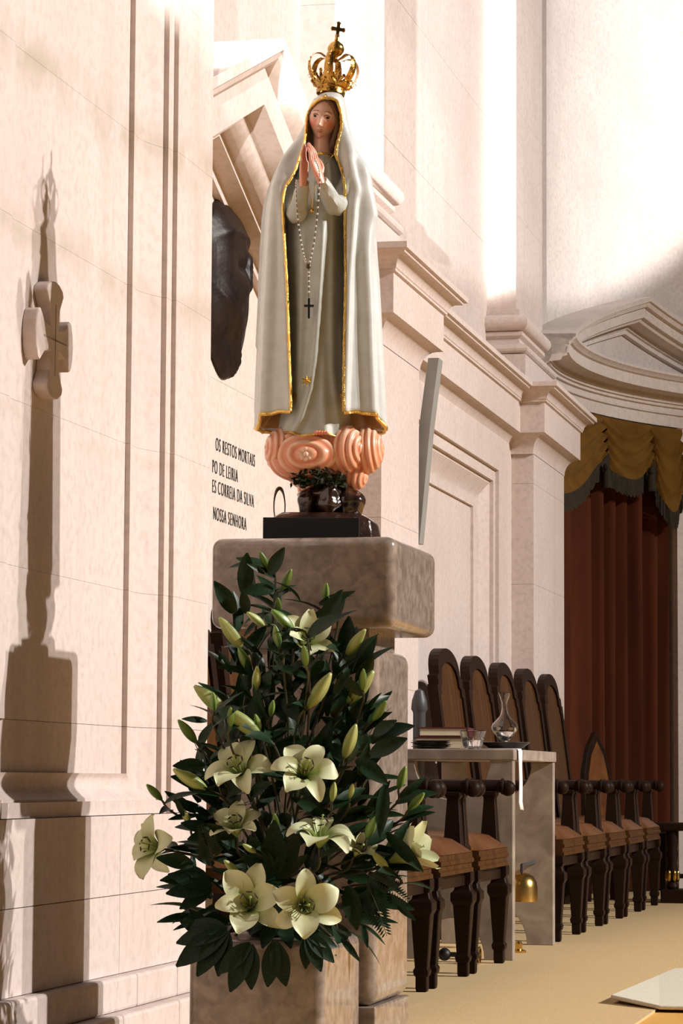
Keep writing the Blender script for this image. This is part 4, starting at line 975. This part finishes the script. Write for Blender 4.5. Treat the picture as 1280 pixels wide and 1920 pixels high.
LIL = [('open lily half hidden behind striped green buds at the top of the bouquet', 573, 1196, (.35, .55, .75), .5, .92, 3, 6.22, .3),
       ('open lily tilted up in front of the chair back at left', 445, 1438, (-.30, .72, .62), .9, 1.02, 3, 6.12, .2),
       ('open lily at the centre of the bouquet with drooping front petals', 572, 1442, (.12, .62, .77), .9, .98, 3, 6.10, .0),
       ('shaded half-open lily seen from the side, left of centre', 442, 1546, (-.08, .85, .5), .7, .82, 2, 6.14, .5),
       ('upright open lily with arching petals above the two large front lilies', 600, 1556, (.05, .95, .30), .9, 1.0, 2, 6.10, .15),
       ('open lily hanging far out at the left edge against the bright stone', 283, 1586, (-.72, .25, .65), .9, .95, 1, 6.20, .4),
       ('large open lily low on the left facing the viewer', 468, 1692, (-.05, .40, .91), .7, 1.06, 2, 6.04, .25),
       ('large open lily lowest of all, showing brown stamens', 572, 1698, (.12, .12, .98), .9, 1.02, 2, 6.02, .55),
       ('trumpet-shaped lily in side view against the marble shaft at right', 765, 1600, (.86, .42, .26), .25, 1.12, 1, 6.18, .2),
       ('small half-hidden lily between dark leaves at lower right', 672, 1594, (.35, .65, .6), .5, .55, 2, 6.16, .1)]
for a in LIL: lily(*a)
# --- buds: tip, base, pale or green, depth
def bud(label, tx, ty, bx, by, pale, d, fat=.185, nleaf=3):
    tip, base = onD(tx, ty, d-.012), onD(bx, by, d+.012); v = tip-base; L = v.length; axis = v.normalized(); Mw = Matrix.Translation(base) @ rot_to(axis, random.uniform(0, 2)); inv = Mw.inverted()
    R = root_at('lily_bud', label, 'flower bud', Mw, 'closed lily buds in the arrangement')
    m = MB(); rows = []; at = []
    for i in range(15):
        s = i/14; r = L*fat*(sin(pi*min(.06+.90*s, 1))**.72)*(1-.18*s); row = []
        for k in range(24):
            a = 2*pi*k/24; rd = cos(3*a); rr = r*(1+.07*rd-.05*gs(rd, -1, .25)); row.append(Vector((rr*cos(a), rr*sin(a), L*s))); at.append(min(max(.30+.42*s*(.6 if not pale else 1)-.42*gs(rd, 1, .35)*(1-.3*s)+.35*gs(rd, -1, .3), 0), 1))
        rows.append(row)
    m.grid(rows, closeu=True, caps=True); m.attr = at; m.build('bud_petals', M['budpale'] if pale else M['bud'], R, smooth=True, ang=70)
    stem_and_leaves(R, inv, base, axis, nleaf, r=.0026)
BUDS = [('highest green bud, pointing up against the marble block', 487, 1034, 502, 1066, 0, 6.30), ('green bud just right of the highest bud', 546, 1067, 528, 1106, 0, 6.28), ('lone upright green bud against the marble block, right of the top spray', 612, 1093, 609, 1131, 0, 6.30),
        ('plump pale bud lying left of the topmost open lily', 463, 1148, 495, 1173, 1, 6.22), ('boldly striped green bud crossing in front of the topmost open lily', 509, 1143, 550, 1181, 0, 6.14), ('small dark green bud below the highest buds', 521, 1121, 523, 1149, 0, 6.28),
        ('upright striped bud left below the topmost open lily', 515, 1172, 524, 1214, 0, 6.14), ('upright yellow-striped bud below the topmost open lily', 569, 1210, 573, 1250, 0, 6.12), ('fat pale bud leaning right beside the pedestal neck', 685, 1180, 650, 1228, 1, 6.22),
        ('long pale bud leaning left at upper left of the bouquet', 411, 1158, 452, 1213, 1, 6.22), ('green bud under the long pale bud at upper left', 447, 1214, 471, 1260, 0, 6.24), ('upright green bud behind a dark leaf at upper right', 681, 1254, 679, 1293, 0, 6.20),
        ('green bud leaning right beside the shaft of the pedestal', 724, 1314, 698, 1351, 0, 6.22), ('large yellow-green bud standing right of the central lily', 667, 1358, 645, 1420, 1, 6.16), ('big pale bud overlapping the brown chair back at left', 364, 1286, 425, 1338, 1, 6.18),
        ('slim bud in front of the big pale bud at left', 399, 1298, 401, 1333, 0, 6.10), ('short green bud in front of the large yellow bud', 432, 1326, 432, 1362, 0, 6.08), ('large bright yellow-green bud above the left tilted lily', 421, 1327, 487, 1380, 1, 6.12),
        ('small bud tucked right of the large bright yellow-green bud', 478, 1339, 487, 1371, 0, 6.14), ('tiny upright bud in the dark middle of the bouquet', 512, 1313, 507, 1342, 0, 6.14), ('green bud on a bare stem left of the bouquet, above the fat one', 334, 1350, 367, 1392, 0, 6.20),
        ('fat yellow-tipped bud lying at the left edge of the bouquet', 325, 1442, 386, 1478, 1, 6.16), ('leftmost green bud on a long dark stalk', 275, 1471, 303, 1500, 0, 6.20), ('yellowish bud on the stalk of the leftmost bud', 342, 1516, 356, 1546, 1, 6.18),
        ('small bud standing in the dark centre between the middle lilies', 514, 1525, 520, 1555, 0, 6.12), ('tiny yellow bud in the dark left of centre', 455, 1583, 479, 1598, 1, 6.10), ('pinkish bud above the large low lily at left', 420, 1613, 449, 1641, 1, 6.10),
        ('yellow upright bud right below the central lily', 627, 1467, 622, 1502, 1, 6.12), ('smaller yellow bud right of the yellow upright bud', 661, 1470, 655, 1496, 1, 6.14), ('green bud high on the stem crossing the marble shaft at right', 760, 1437, 747, 1479, 0, 6.20),
        ('rightmost green bud, leaning over the chair arm', 795, 1487, 766, 1518, 0, 6.20), ('fat green bud at lower right above dark leaves', 704, 1531, 688, 1571, 0, 6.14, .22), ('withered tan bud below the trumpet lily', 698, 1598, 727, 1631, 1, 6.14),
        ('long half-open pale bud in the upper middle of the bouquet', 620, 1262, 578, 1326, 1, 6.16), ('pale half-open bud under the upper left buds', 482, 1250, 478, 1296, 1, 6.18), ('dull pale bud behind the upright green bud at upper right', 700, 1258, 652, 1318, 1, 6.26)]
for a in BUDS: bud(*a)
# --- sprays of dark leaves filling the bouquet
SIL = [(500, 1075), (455, 1115), (425, 1190), (430, 1300), (392, 1400), (365, 1480), (360, 1560), (345, 1640), (365, 1740), (440, 1790), (590, 1775), (700, 1730), (725, 1640), (715, 1560), (722, 1470), (700, 1370), (690, 1290), (640, 1180), (600, 1130)]
def inside(x, y):
    c = False; j = len(SIL)-1
    for i in range(len(SIL)):
        (xi, yi), (xj, yj) = SIL[i], SIL[j]
        if (yi > y) != (yj > y) and x < (xj-xi)*(y-yi)/(yj-yi)+xi: c = not c
        j = i
    return c
CELLS = [((400, 560), (1075, 1230), 'top left, against the marble block'), ((540, 720), (1075, 1230), 'top right, below the lone bud'), ((400, 520), (1230, 1380), 'left side beside the brown chair back'), ((520, 620), (1230, 1380), 'upper middle of the bouquet'), ((620, 740), (1230, 1380), 'right side beside the marble shaft'),
         ((350, 480), (1380, 1520), 'left, behind the tilted open lily'), ((480, 610), (1380, 1520), 'centre, behind the drooping lily'), ((610, 740), (1380, 1520), 'right of the central lily'), ((340, 460), (1520, 1660), 'lower left, behind the shaded lily'), ((460, 600), (1520, 1660), 'dark heart of the bouquet'), ((600, 740), (1520, 1660), 'lower right, around the upright lily'),
         ((340, 520), (1660, 1800), 'bottom left, behind the large low lily'), ((520, 740), (1660, 1800), 'bottom right, beside the lowest lily')]
for (x0, x1), (y0, y1), wh in CELLS:
    p0 = onD((x0+x1)/2, (y0+y1)/2, 6.36); R = thing('leaf_spray', 'spray of dark green leaves at the '+wh if not wh.startswith(('left', 'right', 'lower')) else 'spray of dark green leaves '+wh, 'foliage', p0, 0, 'leafy sprays in the arrangement'); inv = Matrix.Translation(-p0)
    P = stem_path(p0, fv((0, .9, .2))); m = MB().tube(P[:14], .003, 6); m.xform(inv); m.build('stem', M['stem'], R, smooth=True)
    n = 0; tries = 0
    while n < (9 if y0 < 1100 else 30) and tries < 400:
        tries += 1; x, y = random.uniform(x0, x1), random.uniform(y0, y1)
        if not inside(x, y): continue
        d = random.uniform(6.20, 6.42) if y > 1250 else random.uniform(6.26, 6.40); b = onD(x, y, d); out = (b-CORE); out = out.normalized() if out.length > .05 else Vector((0, 0, 1))
        dr = (out*1.0+RGT*random.gauss(0, .55)+UPV*random.gauss(.1, .45)-FWD*random.uniform(-.1, .6)); put_leaf(R, b, dr, random.uniform(.055, .105), inv=inv); n += 1
# --- leaves picked out against the light: base, tip, width variant
PICK = [((505, 1078), (527, 1032), 3, 'pointed leaf beside the highest bud'), ((498, 1076), (468, 1057), 0, 'thin leaf pointing left below the highest bud'), ((512, 1106), (462, 1104), 3, 'dark leaf pointing left across the marble block'), ((440, 1150), (408, 1095), 3, 'broad dark leaf at the upper left against the marble'),
        ((462, 1150), (456, 1112), 3, 'upright dark leaf beside the broad one at upper left'), ((606, 1168), (634, 1112), 3, 'dark leaf rising behind the lone upright bud'), ((560, 1218), (628, 1203), 3, 'leaf lying under the topmost open lily'), ((694, 1416), (753, 1384), 3, 'sharp dark leaf pointing right across the marble shaft'),
        ((700, 1378), (735, 1352), 3, 'pointed leaf above the sharp one on the marble shaft'), ((668, 1424), (722, 1462), 3, 'glossy green leaf drooping right of the big yellow bud'), ((722, 1470), (712, 1562), 0, 'long leaf hanging down along the marble shaft'), ((388, 1352), (346, 1346), 0, 'thin leaf pointing left toward the pier'),
        ((384, 1436), (332, 1432), 3, 'blue-green leaf above the fat yellow-tipped bud'), ((345, 1530), (330, 1500), 0, 'small leaf on the stalk of the leftmost bud'), ((362, 1622), (302, 1606), 3, 'leaf behind the far left lily'), ((723, 1562), (790, 1628), 0, 'narrow leaf crossing the trumpet lily'),
        ((745, 1700), (776, 1722), 0, 'narrow leaf tip overlapping the chair at lower right'), ((652, 1662), (668, 1735), 3, 'broad glossy leaf right of the lowest lily'), ((680, 1735), (688, 1772), 0, 'leaf drooping over the plinth corner'), ((640, 1760), (668, 1790), 2, 'small leaf hanging on the plinth edge')]
for (bx, by), (tx, ty), var, lab in PICK:
    d = 6.14 if by > 1250 else 6.24
    b, t = onD(bx, by, d), onD(tx, ty, d-.03); v = t-b; R = thing('single_leaf', lab, 'leaf', b, 0, 'single leaves standing out of the arrangement')
    put_leaf(R, b, v, v.length*1.04, side=-FWD*.9+Vector((0, 0, .35)), var=var, inv=Matrix.Translation(-b), name='blade')
# --- broad lobed leaves round the foot
def lobed(label, px, py, d, ax, size, n, spread):
    c = onD(px, py, d); dirv = fv(ax); R = thing('lobed_leaf', label, 'leaf', c, 0, 'broad dark leaves round the foot of the bouquet'); nrm = (-FWD*.85+Vector((0, 0, .5))).normalized(); nrm = (nrm-dirv*nrm.dot(dirv)).normalized(); x = dirv.cross(nrm)
    for k in range(n):
        a = (k-(n-1)/2)*spread/(max(n-1, 1)); dv = dirv*cos(a)+x*sin(a)-nrm*.12; put_leaf(R, c, dv, size*(1-.30*abs(a)), side=nrm, var=None, inv=Matrix.Translation(-c), name='lobe', mesh=BIG)
BIG = mesh_only(leaf_mesh(1, .23, .22, .18), 'lobe', M['bigleaf'])
for a in (('large many-fingered leaf spreading left over the plinth', 425, 1745, 6.08, (-.85, -.42, .3), .125, 5, 1.7), ('fingered leaf drooping over the left front of the plinth', 470, 1770, 6.02, (-.45, -.85, .3), .105, 3, .9), ('broad leaf hanging straight down over the plinth front', 515, 1765, 6.00, (.05, -.95, .25), .100, 2, .42),
          ('broad dark leaf over the right front of the plinth', 575, 1752, 6.02, (.6, -.75, .3), .085, 4, 1.3), ('big black-green leaf bulging out at the left', 395, 1665, 6.14, (-.85, .25, .3), .100, 4, 1.5), ('dark leaf pointing up at lower left of the bouquet', 395, 1755, 6.12, (-.6, .65, .3), .075, 2, .5),
          ('dark leaf mass behind the far left lily stalk', 400, 1560, 6.18, (-.7, .35, .3), .07, 5, 2.4), ('dark leaf cluster between the two large low lilies', 520, 1720, 6.08, (.0, -.3, .9), .10, 6, 3.4), ('dark leaf fan behind the large low lilies', 515, 1640, 6.14, (0, .7, .5), .12, 7, 3.4)): lobed(*a)
# --- fern fronds
def fern(label, bx, by, tx, ty, d, w):
    b, t = onD(bx, by, d), onD(tx, ty, d-.04); R = thing('fern_frond', label, 'fern', b, 0, 'fern fronds in the arrangement'); v = t-b; u = v.normalized(); x = u.cross(-FWD).normalized(); m = MB(); m.tube([Vector((0, 0, 0)), v*.5+Vector((0, 0, .006)), v], [.0016, .0012, .0005], 5); m.build('stalk', M['stem'], R)
    m = MB(); n = 16
    for k in range(1, n):
        s = k/n; c = v*s; l = w*(1-s*.75)
        for sg in (-1, 1):
            e = c+(x*sg*.9+u*.45)*l+Vector((0, 0, -.15*l)); q = u*.18*l; m.add([c-q*.4, (c+e)/2+q, e, (c+e)/2-q], [(0, 1, 2), (0, 2, 3)])
    m.build('leaflets', M['leaf'], R)
for a in (('fern frond spreading right over the marble shaft', 690, 1640, 765, 1690, 6.16, .045), ('fern frond drooping at the lower right of the bouquet', 690, 1660, 725, 1755, 6.14, .045), ('fern frond at the left edge beside the far left lily', 400, 1610, 375, 1545, 6.16, .035), ('fern frond pointing right below the trumpet lily', 700, 1640, 752, 1650, 6.18, .035)): fern(*a)
# --- the bowl that holds the stems
vb = thing('flower_bowl', 'dark bowl on the plinth hidden under the leaves', 'bowl', (FPX, FPY, FPZ))
MB().lathe([(.055, 0), (.06, .004), (.095, .05), (.10, .075), (.094, .077), (.085, .055), (.0005, .045)], 28).build('bowl_body', M['black'], vb, smooth=True)
MB().ball((0, 0, .055), .085, .085, .05, 20, 12).build('floral_foam', M['bigleaf'], vb, smooth=True)
